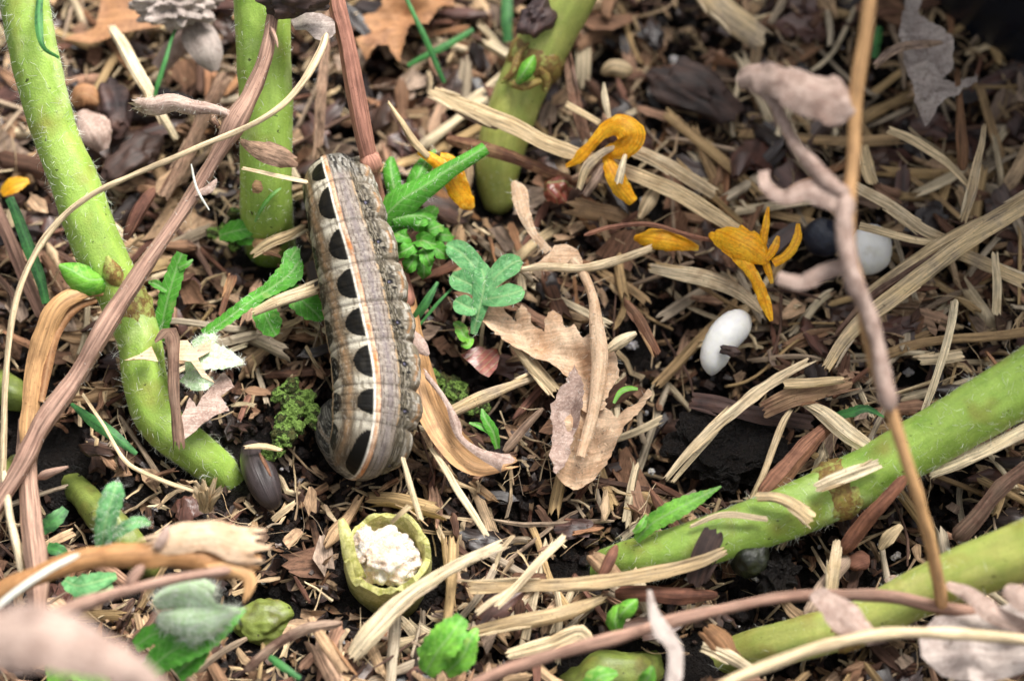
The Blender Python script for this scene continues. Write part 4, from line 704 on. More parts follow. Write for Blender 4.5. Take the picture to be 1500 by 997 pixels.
tag(obj('moss_clump', join(*[move(lump(2, .4, 2, (.1, .1, .08)), P(430 + rng.normal() * 16, 612 + rng.normal() * 22, .2 + .08 * rng.random())) for _ in range(26)]), MT['moss']), 'mossy green clump at the dark side of the caterpillar', 'moss')
tag(obj('moss_clump', join(*[move(lump(2, .4, 2, (.08, .08, .06)), P(350 + rng.normal() * 14, 335 + rng.normal() * 9, .35)) for _ in range(16)]), MT['moss']), 'green moss clump at the foot of the upright stem', 'moss')
tag(obj('moss_clump', join(*[move(lump(2, .4, 2, (.09, .09, .06)), P(670 + rng.normal() * 22, 575 + rng.normal() * 12, -.05)) for _ in range(20)]), MT['moss']), 'dark moss clump in the hollow beside the red leaf', 'moss')

# ------------------------------------------------------------------ withered yellow petals
def petal(label, straps, dry=()):
    parts = [('petal', blade(p, curl=.25, fold=.05, ripple=.14, teeth=.12, tooth=.2), 'petal') for p in straps] + [('dry_bract', pstrap(p, curl=.3, thick=.012, nx=5, wav=.06, jag=.2), 'scrap' if i % 2 else 'straw') for i, p in enumerate(dry)]
    dried('withered_petals', label, 'petals', parts, 'withered yellow petals')
petal('yellow curled petal looped over the long split straw', [[(830, 244, .85, 6), (848, 232, 1.0, 18), (870, 208, 1.15, 16), (888, 190, 1.25, 26), (908, 184, 1.32, 38), (923, 196, 1.28, 44), (915, 214, 1.15, 40), (890, 224, 1.05, 20), (868, 236, .95, 6)],
       [(888, 232, 1.0, 16), (896, 252, .98, 26), (908, 275, .9, 30), (926, 296, .8, 16)]],
      [[(848, 275, .95, 8), (860, 245, 1.1, 14), (885, 222, 1.15, 12), (905, 214, 1.15, 6)], [(838, 262, .8, 8), (862, 252, .95, 16), (880, 235, 1.0, 10)], [(905, 270, 1.1, 14), (912, 245, 1.2, 11), (918, 222, 1.15, 5)], [(895, 150, 1.0, 3), (888, 172, 1.1, 10), (892, 195, 1.1, 12)], [(884, 122, 1.1, 3), (886, 145, 1.15, 10), (892, 178, 1.1, 8)], [(858, 285, .8, 10), (872, 262, .95, 16), (885, 240, 1.0, 10)]])
petal('narrow yellow petal with dried pointed tip between shoot and straw', [[(615, 222, 1.3, 10), (634, 234, 1.3, 18), (655, 252, 1.2, 24), (668, 275, 1.05, 30), (685, 296, .9, 26), (694, 305, .85, 8)], [(642, 232, 1.15, 20), (660, 240, 1.1, 22), (672, 262, .95, 20), (680, 288, .8, 22)]], [[(568, 150, 1.6, 4), (588, 180, 1.55, 8), (605, 206, 1.45, 12), (628, 230, 1.34, 10)]])
petal('flat yellow petal lying at the dark twig tip', [[(930, 346, .62, 10), (948, 348, .72, 28), (975, 352, .75, 32), (1000, 356, .7, 22), (1024, 362, .6, 8)]])
petal('tattered yellow flower with hanging strip above the white grub', [
    [(1040, 343, .75, 10), (1062, 358, .9, 26), (1086, 378, .95, 24), (1104, 402, .9, 18), (1116, 428, .8, 19), (1124, 450, .7, 18), (1130, 470, .62, 6)], [(1050, 340, .8, 14), (1075, 352, .98, 44), (1100, 366, 1.0, 48), (1125, 384, .95, 18)],
    [(1170, 328, 1.05, 6), (1168, 350, 1.05, 14), (1155, 372, 1.0, 15), (1132, 386, .95, 14)], [(1126, 302, 1.1, 4), (1122, 330, 1.1, 12), (1116, 358, 1.0, 14), (1110, 380, .95, 12)], [(1122, 382, .95, 12), (1127, 400, .88, 11), (1131, 415, .8, 5)],
    [(1085, 330, 1.0, 6), (1098, 350, 1.05, 16), (1112, 375, 1.0, 14)], [(1140, 345, 1.05, 6), (1134, 362, 1.05, 14), (1122, 380, 1.0, 10)]])

# ------------------------------------------------------------------ grub, seeds, stones, pot
def rounded(pts, seg=22, **kw):
    p, w = route(pts, 40); e = np.linspace(-1, 1, 40); w = w * np.sqrt(np.clip(1 - np.abs(e)**4, .02, 1)); return tube(p, w / 2, seg, **kw)
tag(obj('white_grub', rounded([(1092, 462, .2, 30), (1080, 474, .3, 48), (1062, 492, .32, 50), (1050, 512, .28, 46), (1044, 532, .2, 42), (1042, 550, .1, 26)], rough=.012), MT['grub']), 'white kidney shaped grub lying on bare black soil', 'grub')
tag(obj('white_seed', rounded([(1272, 335, .2, 40), (1275, 355, .25, 62), (1272, 380, .25, 62), (1268, 402, .2, 40)], rough=.01), MT['grub']), 'rounded white seed behind the tall blurred stalk', 'seed')
tag(obj('dark_berry', move(lump(3, .05, 1, (.26, .26, .24)), P(1207, 347, .25)), MT['berry']), 'round blue black berry beside the white seed', 'berry')
tag(obj('dark_capsule', rounded([(366, 650, -.2, 34), (378, 686, .12, 48), (392, 720, .12, 46), (404, 746, -.05, 34)], ridges=12, ridge=.012), MT['capsule']), 'smooth dark grey seed capsule near the fibrous tuft', 'seed capsule')
tag(obj('pebble', move(lump(3, .18, 1.4, (.24, .26, .24)), P(1098, 815, .25)), MT['stone']), 'shiny wet dark round pebble under the stout stem', 'pebble')
for x, y, r in ((1310, 848, 10), (1408, 775, 13), (312, 0, 0), (1312, 815, 9), (925, 505, 12), (985, 600, 7), (1105, 845, 7), (945, 300, 16), (335, 285, 0), (1210, 130, 10), (1110, 848, 6), (1330, 545, 9), (990, 90, 14), (1010, 520, 8), (955, 690, 7), (905, 100, 12)):
    if r: tag(obj('grit_grain', move(lump(2, .5, 1.8, (r/150, r/150*.75, r/150*.6)), P(x, y, .02 + H(*P(x, y, 0)[:2]) + r/116), rz=rng.uniform(0, 6)), MT['grit']), 'whitish grit grain lying loose on the soil', 'grit', 'pale grit grains')
tag(obj('green_lump', move(lump(4, .2, 1.5, (.36, .3, .22)), P(384, 910, -.28)), MT['stem_d']), 'rounded yellow green lump beside the woolly bud', 'plant lump')
tuft = thing('fibrous_tuft', 'pale yellow frayed stem end beside the dark capsule', 'stem end', P(305, 745, .1))
for i in range(14):
    a0 = rng.uniform(-.7, .7); l = rng.uniform(24, 46); obj('fibre', pstrap([(300 + rng.uniform(-8, 8), 748, .25, 8), (303 + l * .5 * math.sin(a0), 748 - l * .5, .55, 10), (305 + l * math.sin(a0), 748 - l * math.cos(a0) * 1.05, .75, 5)], curl=.2, jag=.4, wav=.05), MT['pale'], tuft)
for nm, lb, cat, sh, m in (
  ('wood_cube', 'orange brown blocky wood bit on the bare soil below the stout stem', 'wood bit', move(lump(2, .25, 1.2, (.16, .13, .1)), P(1258, 822, .12), rz=.4), 'red'),
  ('winged_seed', 'whitish ribbed winged seed lying on the bare soil below the stout stem', 'seed', pstrap([(1288, 802, .2, 8), (1300, 788, .28, 20), (1320, 770, .26, 10)], curl=.25, nx=6), 'pale'),
  ('winged_seed', 'pale ribbed seed hull under the looped yellow petal', 'seed', pstrap([(938, 318, .5, 8), (948, 298, .6, 22), (958, 280, .62, 16)], curl=.3, nx=6), 'pale'),
  ('seed_hull', 'blurred shiny pale seed hull behind the looped petal', 'seed hull', rounded([(880, 108, .35, 14), (898, 100, .4, 26), (918, 104, .4, 24), (925, 108, .35, 12)]), 'straw'),
  ('red_bud', 'dull red withered bud beside the round split straw', 'bud', move(lump(3, .3, 2, (.17, .2, .15)), P(815, 275, .5)), 'redleaf'),
  ('orange_scrap', 'soft orange petal scrap behind the hairy green stem', 'petal scrap', blade([(2, 284, .1, 10), (20, 274, .15, 26), (44, 266, .12, 8)], teeth=.1), 'petal'),
  ('pink_husk', 'glossy pinkish husk between the upright green stems', 'husk', blade([(122, 165, .5, 18), (140, 195, .65, 54), (152, 222, .55, 16)], curl=.3, teeth=.08), 'pinkleaf'),
  ('brown_husk', 'orange brown curled husk above the glossy pinkish husk', 'husk', blade([(108, 150, .45, 16), (125, 140, .55, 36), (145, 152, .5, 12)], curl=.3, teeth=.08), 'brownleaf'),
  ('bark_chunk', 'dark purple brown bark chunk under the forked dried branch', 'bark', move(lump(3, .4, 1.6, (.42, .24, .2)), P(195, 232, .45), rz=.7), 'bark'),
  ('bark_chunk', 'long dark bark chunk before the straw stick', 'bark', move(lump(3, .3, 1.6, (.22, .4, .18)), P(165, 155, .45), rz=.3), 'bark'),
  ('bark_chunk', 'wet black bark chunk in the hollow behind the tall stalk', 'bark', move(lump(3, .4, 1.6, (.6, .3, .2)), P(1010, 130, .2), rz=-.5), 'bark'),
  ('leaf_sliver', 'thin green sliver lying on the tan dead leaf', 'leaf', blade([(899, 590, .85, 4), (908, 574, .9, 8), (920, 568, .9, 8), (934, 569, .85, 4)], teeth=.05), 'leaf_l'),
  ('soil_clod', 'wet crumbly black clod beside the shiny pebble', 'soil', move(lump(4, .5, 3.2, (.22, .26, .2)), P(1138, 845, .1)), 'soil'),
  ('soil_clod', 'broad black wet clod below the dark stick', 'soil', move(lump(4, .4, 2.6, (.65, .5, .25)), P(1055, 655, -.1)), 'soil'),
  ('soil_crumb', 'small dark crumb lying on the white grub', 'soil', move(lump(2, .5, 2, (.13, .06, .05)), P(1068, 513, .52), rz=-.2), 'bark')):
    tag(obj(nm, sh, MT[m]), lb, cat)
# the pot wall behind
pc = P(1720, -230, 0); ring = []; prof = [(4.3, -.6), (4.45, .2), (4.75, 6), (5.0, 11), (5.3, 11), (5.3, 11.8), (4.7, 11.8), (4.5, 11), (4.2, 6), (3.9, .3)]
a = np.linspace(0, 2*np.pi, 72, endpoint=False); V = np.vstack([np.column_stack([pc[0] + r * np.cos(a), pc[1] + r * np.sin(a), z + 0 * a]) for r, z in prof]); F = [[k*72 + i, k*72 + (i+1) % 72, (k+1)*72 + (i+1) % 72, (k+1)*72 + i] for k in range(len(prof) - 1) for i in range(72)]; F.append([9*72 + i for i in range(72)])
tag(obj('plant_pot', (V, F, V[:, :2].copy()), MT['pot'], blk=.1), 'dark blue black round plant pot standing behind the mulch', 'plant pot')

# ------------------------------------------------------------------ straws and sticks one can pick out
STRAWS = [
 ('long split pale straw reaching from the cut shoot towards the yellow petals', [(632, 132, 1.0, 12), (660, 145, 1.02, 22), (740, 180, 1.05, 26), (810, 212, 1.0, 24), (870, 232, .9, 20), (960, 268, .8, 24), (1030, 305, .75, 24), (1098, 348, .7, 14)], 'pale'),
 ('short splinter lying along the long split straw', [(655, 150, .95, 12), (690, 172, .95, 12), (732, 188, .9, 8)], 'scrap'),
 ('round straw ending in a split tip beside the shoot', [(655, 203, .8, 14), (700, 217, .8, 18), (750, 232, .75, 18), (800, 252, .6, 16), (850, 268, .4, 14)], 'chip'),
 ('tan straw standing behind the curled petal', [(822, 35, 1.0, 5), (832, 90, .9, 11), (842, 150, .8, 18), (858, 205, .6, 15)], 'scrap'),
 ('thin tan straw curling into the curled petal', [(830, 153, 1.0, 11), (850, 165, 1.0, 11), (880, 182, 1.0, 10)], 'pale'),
 ('pale straw lying under the looped petal', [(925, 215, .75, 18), (985, 245, .7, 22), (1050, 285, .6, 20)], 'straw'),
 ('straw sprouting from the tan dead leaf towards the flat petal', [(765, 393, .85, 5), (800, 390, .9, 12), (850, 394, .9, 13), (900, 383, .85, 14), (955, 362, .75, 10)], 'pale'),
 ('thin dark twig ending at the flat yellow petal', [(855, 345, .9, 6), (895, 330, .95, 6), (950, 328, .9, 7), (1010, 345, .8, 7), (1050, 352, .7, 5)], 'red'),
 ('grey weathered straw under the tattered flower', [(955, 392, .35, 14), (1020, 405, .45, 24), (1075, 425, .45, 22), (1118, 455, .35, 8)], 'straw'),
 ('bundled long straw running up beside the blurred stalk', [(1210, 540, .5, 12), (1235, 500, .65, 20), (1290, 448, .85, 26), (1360, 395, 1.0, 26), (1430, 345, 1.1, 24), (1520, 290, 1.2, 22)], 'straw'),
 ('second long straw of the bundle by the blurred stalk', [(1260, 440, .6, 12), (1320, 398, .85, 22), (1390, 352, 1.0, 24), (1450, 320, 1.05, 20), (1530, 275, 1.1, 18)], 'straw'),
 ('dark split straw in the middle of the bundle', [(1225, 490, .5, 8), (1280, 432, .75, 12), (1350, 385, .95, 12), (1440, 330, 1.05, 10)], 'twig'),
 ('yellowish straw beside the white seed', [(1250, 273, .9, 16), (1300, 300, .9, 18), (1350, 335, .8, 18), (1395, 352, .7, 10)], 'pale'),
 ('pale straw curving over the bundle end', [(1260, 330, .9, 12), (1310, 345, .95, 12), (1370, 355, .9, 10), (1400, 348, .8, 6)], 'pale'),
 ('bent pale straw in the heap near the grey woolly leaf', [(1303, 190, .9, 12), (1340, 208, 1.0, 13), (1385, 235, 1.0, 12), (1422, 275, .85, 8)], 'pale'),
 ('flat forked straw in the heap near the grey woolly leaf', [(1410, 325, .7, 12), (1425, 270, .95, 16), (1437, 215, 1.1, 10), (1440, 185, 1.15, 4)], 'straw'),
 ('upright brown reed by the grey woolly leaf', [(1402, 100, .8, 8), (1408, 160, .85, 12), (1412, 220, .8, 18), (1410, 250, .7, 12)], 'chip'),
 ('broad cut straw lying in the dark hollow behind', [(1020, -30, .4, 30), (1050, 5, .45, 42), (1085, 35, .45, 44), (1120, 62, .4, 34)], 'straw'),
 ('hollow straw tip under the tall blurred stalk', [(1263, 215, .6, 16), (1270, 240, .65, 22), (1278, 270, .6, 16)], 'straw'),
 ('long straw pointing from the stout stem to the grub hollow', [(975, 700, .35, 8), (1010, 660, .5, 12), (1060, 612, .6, 16), (1115, 570, .6, 18), (1182, 528, .55, 10)], 'pale'),
 ('thin straw beside the one pointing to the grub hollow', [(985, 705, .3, 6), (1020, 665, .4, 9), (1050, 630, .42, 8)], 'straw'),
 ('slim straw standing on the wet soil', [(1100, 732, .3, 8), (1120, 690, .45, 10), (1148, 620, .5, 11), (1160, 600, .5, 6)], 'pale'),
 ('flat straw strip resting against the stout green stem', [(1178, 588, .55, 12), (1210, 610, .7, 24), (1250, 640, .75, 26), (1290, 668, .75, 14)], 'straw'),
 ('brown wood splinter crossing the straw heap', [(1120, 600, .45, 26), (1160, 582, .6, 30), (1200, 572, .62, 26), (1245, 560, .5, 14)], 'chip'),
 ('yellow straw lying on the brown splinter', [(1150, 562, .75, 14), (1190, 560, .8, 14), (1235, 556, .75, 10)], 'pale'),
 ('red brown stick propped on the stout stem', [(1115, 730, .5, 24), (1145, 695, .6, 28), (1180, 655, .6, 26), (1215, 622, .5, 18)], 'red'),
 ('dark stick under the splinter near the grub hollow', [(1015, 585, .1, 24), (1060, 595, .2, 26), (1110, 606, .22, 26), (1190, 620, .1, 24)], 'bark'),
 ('tan straw tucked under the stout stem', [(1360, 692, .75, 16), (1420, 668, .95, 20), (1500, 630, 1.2, 20), (1560, 600, 1.3, 18)], 'straw'),
 ('dry flat flake lying on the stout stem', [(1195, 715, 1.02, 16), (1235, 700, 1.08, 22), (1288, 680, 1.08, 14)], 'straw'),
 ('curved straw flake draped over the stout stem', [(1108, 727, .9, 14), (1135, 728, 1.0, 16), (1160, 738, .98, 20), (1188, 760, .85, 26)], 'straw'),
 ('red stick crossing below the stout stem', [(1235, 806, .35, 20), (1262, 770, .6, 20), (1290, 738, .85, 20), (1325, 698, .95, 14)], 'red'),
 ('upright straw chip beside the shiny pebble', [(1218, 868, .4, 18), (1222, 830, .55, 17), (1228, 795, .6, 14)], 'straw'),
 ('dark flat chip leaning on the stout stem', [(1018, 852, .5, 26), (1030, 815, .7, 34), (1048, 778, .8, 34)], 'bark'),
 ('pale strand lying on the stout stem end', [(1010, 770, .72, 5), (1060, 754, .85, 9), (1125, 760, .85, 8)], 'pale'),
 ('long flat straw lying along the stout stem end', [(688, 858, .5, 20), (780, 856, .6, 20), (870, 852, .65, 22), (960, 838, .7, 22), (1030, 820, .75, 18), (1062, 806, .75, 10)], 'straw'),
 ('red brown stalk under the long flat straw', [(900, 868, .35, 18), (950, 868, .42, 22), (1000, 872, .4, 22), (1050, 870, .3, 12)], 'red'),
 ('clean pale straw slanting across the lower mulch', [(728, 888, .65, 11), (760, 855, .75, 13), (795, 818, .85, 13), (825, 785, .9, 12)], 'pale'),
 ('thin yellowish straw at the slanting straw base', [(698, 896, .6, 8), (720, 880, .65, 9), (745, 864, .65, 6)], 'pale'),
 ('thick weathered straw beside the cut stump', [(516, 962, .35, 22), (545, 925, .5, 32), (590, 880, .65, 26), (640, 845, .75, 20), (690, 818, .8, 17), (732, 797, .8, 9)], 'straw'),
 ('split straw lying in the lower mulch under the long flat straw', [(690, 925, .3, 14), (760, 910, .45, 24), (830, 895, .5, 22), (885, 875, .5, 10)], 'straw'),
 ('flat grey straw behind the lime green leaf', [(745, 960, .25, 14), (800, 945, .35, 22), (850, 925, .4, 26), (865, 940, .35, 14)], 'straw'),
 ('thin twig standing between caterpillar and cut stump', [(590, 668, .8, 7), (600, 710, .75, 9), (615, 762, .55, 9)], 'straw'),
 ('grey straw slanting below the split husk', [(630, 655, .5, 7), (660, 700, .55, 10), (690, 745, .5, 11), (714, 785, .4, 8)], 'straw'),
 ('straw below the tan dead leaf', [(650, 610, .3, 16), (700, 585, .38, 20), (740, 568, .38, 14), (788, 550, .3, 6)], 'straw'),
 ('cut straw under the tan dead leaf', [(752, 500, .35, 14), (780, 535, .42, 20), (815, 572, .4, 18)], 'pale'),
 ('dark slim stick in the hollow by the small leaf', [(740, 660, .25, 12), (765, 630, .3, 12), (795, 598, .3, 8)], 'twig'),
 ('brown stick by the tan dead leaf stalk', [(915, 440, .35, 10), (940, 475, .4, 16), (965, 520, .38, 14)], 'chip'),
 ('grey straw resting against the caterpillar', [(372, 458, .95, 10), (410, 440, 1.05, 18), (465, 420, 1.1, 18)], 'straw'),
 ('thin straw touching the caterpillar from the upright stem', [(355, 245, 1.9, 5), (400, 256, 1.8, 6), (448, 266, 1.7, 6)], 'pale'),
 ('tall tan straw beside the red brown stem', [(480, 20, .9, 10), (476, 80, .9, 12), (470, 150, .8, 16), (465, 215, .6, 14)], 'scrap'),
 ('straw stick crossing between the two upright stems', [(165, 40, 1.0, 14), (190, 85, 1.05, 18), (215, 130, 1.0, 18), (240, 175, .8, 12), (258, 205, .6, 10)], 'straw'),
 ('greyish dried stalk between the upright stems', [(330, 110, .7, 22), (305, 160, .75, 24), (285, 200, .7, 22), (262, 250, .6, 20), (240, 290, .5, 16)], 'scrap'),
 ('reddish stick under the dried branch', [(225, 275, .8, 14), (205, 310, .9, 18), (185, 350, .8, 14)], 'red'),
 ('tan seed stalk near the ragged green leaf', [(340, 405, .6, 16), (332, 430, .65, 10), (322, 465, .6, 9)], 'chip'),
 ('thin white strand beside the dried branch', [(282, 240, 2.2, 3), (290, 275, 2.15, 4), (308, 308, 2.0, 3)], 'hairs'),
 ('long thin straw in the lower mulch by the tuft', [(120, 575, .7, 5), (150, 620, .75, 5), (185, 675, .7, 6), (230, 700, .6, 7), (285, 720, .6, 5)], 'pale'),
 ('dark reddish twig in the lower mulch', [(360, 980, .4, 14), (400, 950, .5, 14), (450, 920, .55, 16), (500, 912, .5, 12)], 'twig'),
 ('grey brown stick at the lower mulch edge', [(455, 905, .5, 12), (480, 945, .55, 18), (505, 985, .5, 18)], 'chip'),
 ('weathered grey stick in the bare soil below the stout stem', [(1180, 905, .25, 22), (1205, 860, .3, 24), (1240, 815, .25, 20)], 'twig'),
 ('rough grey stick at the far end of the bare soil', [(1400, 790, .4, 26), (1430, 760, .55, 24), (1465, 715, .7, 22), (1510, 680, .8, 22)], 'twig'),
 ('flat straw lying over the foot of the upright green stem', [(370, 372, .55, 12), (395, 356, .62, 16), (425, 344, .6, 14), (445, 332, .5, 10)], 'straw'),
 ('brown wood chip at the foot of the upright green stem', [(372, 352, .5, 14), (388, 362, .58, 22), (408, 368, .5, 14)], 'chip'),
 ('brown wood chip covering the buried end of the stout stem', [(868, 812, .35, 20), (888, 830, .5, 30), (905, 846, .45, 20)], 'chip'),
 ('reddish splinter over the buried end of the stout stem', [(905, 800, .5, 12), (895, 822, .58, 16), (880, 850, .5, 10)], 'red'),
 ('straw lying over the buried end of the low stem', [(1030, 945, .4, 12), (1062, 958, .5, 20), (1100, 980, .5, 16)], 'straw'),
 ('wood chip over the buried end of the low stem', [(1035, 920, .4, 26), (1055, 940, .5, 36), (1068, 962, .45, 24)], 'chip'),
 ('thin whitish strand lying across the dark capsule', [(358, 655, .38, 5), (385, 652, .42, 9), (412, 658, .38, 5)], 'pale'),
 ('brown sliver strand resting on the dark capsule', [(380, 662, .42, 4), (388, 680, .46, 6), (396, 698, .44, 3)], 'chip'),
 ('short straw at the lower tip of the dark capsule', [(398, 760, .2, 8), (415, 748, .3, 10), (432, 735, .3, 6)], 'straw'),
 ('split forked straw below the bundle', [(1350, 608, .45, 8), (1368, 560, .6, 11), (1390, 490, .75, 12), (1400, 440, .75, 12)], 'straw'),
 ('cut pale straw lying under the bundle', [(1345, 528, .4, 16), (1375, 525, .45, 18), (1410, 520, .4, 16)], 'pale'),
 ('upright cut straw above the bundle', [(1460, 460, .6, 13), (1460, 415, .75, 13), (1458, 370, .8, 10)], 'straw'),
 ('thick straw lying above the bundle', [(1410, 372, .5, 20), (1450, 390, .55, 20), (1500, 412, .5, 20)], 'straw'),
]
for lb, pts, m in STRAWS:
    wmax = max(p[3] for p in pts); nm = 'stick' if any(k in lb for k in ('stick', 'twig')) else 'wood_chip' if 'chip' in lb or 'splinter' in lb else 'straw_strand' if 'strand' in lb else 'straw'
    if m in ('red', 'twig', 'hairs') or 'round' in lb or 'reed' in lb:
        tag(obj(nm, ptube(pts, 12, wob=.06, ridges=5, ridge=.1, rough=.03), MT[m]), lb, nm.replace('_', ' ')); continue
    med = np.median([p[3] for p in pts]); pts = [(x, y, h, max(w, .62 * med)) for x, y, h, w in pts]
    kw = dict(curl=rng.uniform(.1, .3), thick=.035 if wmax > 15 else .02, nx=8 if wmax > 15 else 5, jag=.28 if wmax < 20 else .16, wav=.012, rib=.035)
    if wmax < 15: tag(obj(nm, pstrap(pts, **kw), MT[m]), lb, nm.replace('_', ' ')); continue
    parts = [('shaft', pstrap(pts, **kw), m)]
    for q in range(2 + (len(pts) > 4)):
        i = rng.integers(0, len(pts) - 1); a0, a1 = np.array(pts[i]), np.array(pts[i + 1]); d = a1[:2] - a0[:2]; d = np.array([-d[1], d[0]]) / np.linalg.norm(d) * med * rng.choice([-.5, .5]) * rng.uniform(.7, 1.05)
        u0, u1 = rng.uniform(-.2, .4), rng.uniform(.7, 1.3); A, B = a0 + (a1 - a0) * u0, a0 + (a1 - a0) * u1; lift = rng.uniform(0, .06)
        parts.append(('sliver', pstrap([(A[0] + d[0], A[1] + d[1], A[2] + .015, 2.5), ((A[0] + B[0]) / 2 + d[0], (A[1] + B[1]) / 2 + d[1], (A[2] + B[2]) / 2 + .03, 4.5), (B[0] + d[0] * 1.25, B[1] + d[1] * 1.25, B[2] + lift, 2)], curl=.2, thick=.012, nx=3, jag=.8), m))
    dried(nm, lb, nm.replace('_', ' '), parts)

# ------------------------------------------------------------------ loose litter: kinds of pieces
def v_straw(L, W, curl, bend, jag=.5):
    n = 9; x = np.linspace(-L/2, L/2, n); s0 = rng.uniform(0, 90)
    p = np.column_stack([x, bend * L * (v2(x, x*0, 1.2/L, s0) - .5), bend * L * (v2(x, x*0, 1.2/L, s0 + 8) - .5)])
    return strap(p, W * (.75 + .5 * v2(x, x*0, 4/L, s0 + 20)), .02, curl, nx=6, jag=jag, wav=.02, rib=.04)
def v_chip(L, W, T):
    n = 6; x = np.linspace(-L/2, L/2, n); s0 = rng.uniform(0, 90); w = W * (.45 + 1.0 * v2(x, x*0, 3/L, s0)); w[0] *= rng.uniform(.3, .9); w[-1] *= rng.uniform(.2, .9)
    return strap(np.column_stack([x, .2*W*(v2(x, x*0, 4/L, s0+3) - .5), .5*W*(v2(x, x*0, 2/L, s0+5) - .5)]), w, T, rng.uniform(0, .25), nx=5, jag=.4, wav=.05, rib=.05)
def v_scrap(L):
    k = rng.integers(7, 11); a = np.sort(rng.uniform(0, 2*np.pi, k)); r = L/2 * rng.uniform(.5, 1.1, k); asp = rng.uniform(.35, .8)
    return sheet2d(np.column_stack([r*np.cos(a), asp*r*np.sin(a)]), L/5, .012, height=lambda x, y, c=rng.uniform(.2, .9): c * (y**2) / L * 4, crumple=.12 * L, freq=2.2/L, seed=rng.uniform(0, 50))
def v_twig(L, W):
    n = 9; x = np.linspace(-L/2, L/2, n); s0 = rng.uniform(0, 90)
    return tube(np.column_stack([x, .25*L*(v2(x, x*0, 1.5/L, s0) - .5), .15*L*(v2(x, x*0, 1.5/L, s0+8) - .5)]), W/2 * (.7 + .6*v2(x, x*0, 5/L, s0+3)), 6, rough=.08)
KIND = {
 'straw': [v_straw(rng.uniform(.5, 1.5), rng.uniform(.05, .14), rng.uniform(.1, .4), rng.uniform(.1, .4)) for _ in range(12)],
 'wood_chip': [v_chip(rng.uniform(.25, .75), rng.uniform(.09, .26), rng.uniform(.03, .08)) for _ in range(14)],
 'bark_flake': [v_chip(rng.uniform(.3, .7), rng.uniform(.16, .34), rng.uniform(.06, .12)) for _ in range(6)] + [lump(2, .6, 2.4, (rng.uniform(.15, .3), rng.uniform(.1, .17), rng.uniform(.05, .1))) for _ in range(3)],
 'leaf_scrap': [v_scrap(rng.uniform(.3, .75)) for _ in range(14)],
 'twig': [v_twig(rng.uniform(.5, 1.6), rng.uniform(.025, .07)) for _ in range(8)],
 'splinter': [v_chip(rng.uniform(.4, .9), rng.uniform(.05, .11), rng.uniform(.03, .05)) for _ in range(8)]}

TONES = {   # tone word, material
 'straw': [('pale', ['c3b192', 'd6c6a8', 'ccb48c']), ('golden brown', ['a98f68', 'b79a6e', '9d8260']), ('grey', ['a3937f', 'b2a48e', '8f7d69'])],
 'wood_chip': [('tan', ['b89c7c', 'a98a68', 'c2a888']), ('brown', ['8a6950', '96765c', '7a5a46']), ('dark brown', ['5c4438', '6a4c3c', '4e3a32']), ('pinkish', ['ab8870', '9c7862', 'b89a80'])],
 'bark_flake': [('black', ['2a211f', '352a28', '221b1b']), ('dark brown', ['4c382f', '574036', '3f2f29']), ('reddish', ['4f3630', '5c3e35', '402c28'])],
 'leaf_scrap': [('tan', ['b89878', 'c2a486', 'a98a6c']), ('brown', ['7f5f4a', '8d6b54', '6f5140']), ('greyish', ['9f8978', 'ae9886', '8a7362'])],
 'twig': [('grey', ['94806c', 'a4907a', '826c5a']), ('dark', ['5a4438', '664e42', '4c3930'])],
 'splinter': [('red brown', ['74503f', '866050', '624236']), ('orange brown', ['966c50', 'a47a5c', '86603f'])]}
KEEP = {'straw': dict(stain='54402f', stain_amt=.4), 'wood_chip': dict(stain='38261f'), 'bark_flake': dict(sv=16, stain='15100f', rough=.38, spec=.55), 'leaf_scrap': dict(sv=22, su=5, stain='46312a', trans=.12), 'twig': dict(sv=30), 'splinter': dict(stain='331f1a')}
# lowest picked-out thing over each small cell of ground: loose pieces stay below it
CELL = .06; GN = 420; low = np.full((GN, GN), 99.0); high = np.full((GN, GN), -99.0)
for p, r in BLOCK:
    gi = np.floor(p[:, :2] / CELL).astype(int) + GN // 2; ok = ((gi > 1) & (gi < GN - 2)).all(1); gi = gi[ok]; z = p[ok, 2] - r
    for dx in (-1, 0, 1):
        for dy in (-1, 0, 1): np.minimum.at(low, (gi[:, 0] + dx, gi[:, 1] + dy), z); np.maximum.at(high, (gi[:, 0] + dx, gi[:, 1] + dy), p[ok, 2])
gx = (np.arange(GN) - GN // 2 + .5) * CELL; GX, GY = np.meshgrid(gx, gx, indexing='ij'); low[high < H(GX, GY) + .2] = 99.0
def clear(pts):
    gi = np.clip(np.floor(pts[..., :2] / CELL).astype(int) + GN // 2, 0, GN - 1)
    return ~((pts[..., 2] > low[gi[..., 0], gi[..., 1]]).any(-1))
ANCHORS = [('the caterpillar', (530, 470)), ('the cut stump', (565, 806)), ('the white grub', (1065, 505)), ('the tan dead leaf', (850, 560)), ('the tattered yellow flower', (1100, 370)), ('the looped yellow petal', (890, 230)),
           ('the swollen stem joint', (165, 420)), ('the upright green stem', (388, 200)), ('the yellowish stem', (760, 150)), ('the grey woolly leaf', (1360, 90)), ('the straw bundle', (1360, 400)), ('the stout green stem', (1240, 710)),
           ('the low green stem', (1230, 930)), ('the lime green leaf', (660, 945)), ('the dark capsule', (390, 705)), ('the woolly bud', (290, 890)), ('the woody upright stem', (48, 780)), ('the silvery lobed leaf', (710, 410)), ('the long flat straw', (860, 850)), ('the brown lobed leaf', (590, 40)), ('the broad cut straw', (1060, 40))]
AXY = np.array([P(x, y, .2)[:2] for _, (x, y) in ANCHORS])
NOUN = {'straw': 'straw piece', 'wood_chip': 'fibrous wood chip', 'bark_flake': 'bark flake', 'leaf_scrap': 'crumpled leaf scrap', 'twig': 'brittle twig bit', 'splinter': 'wood splinter'}
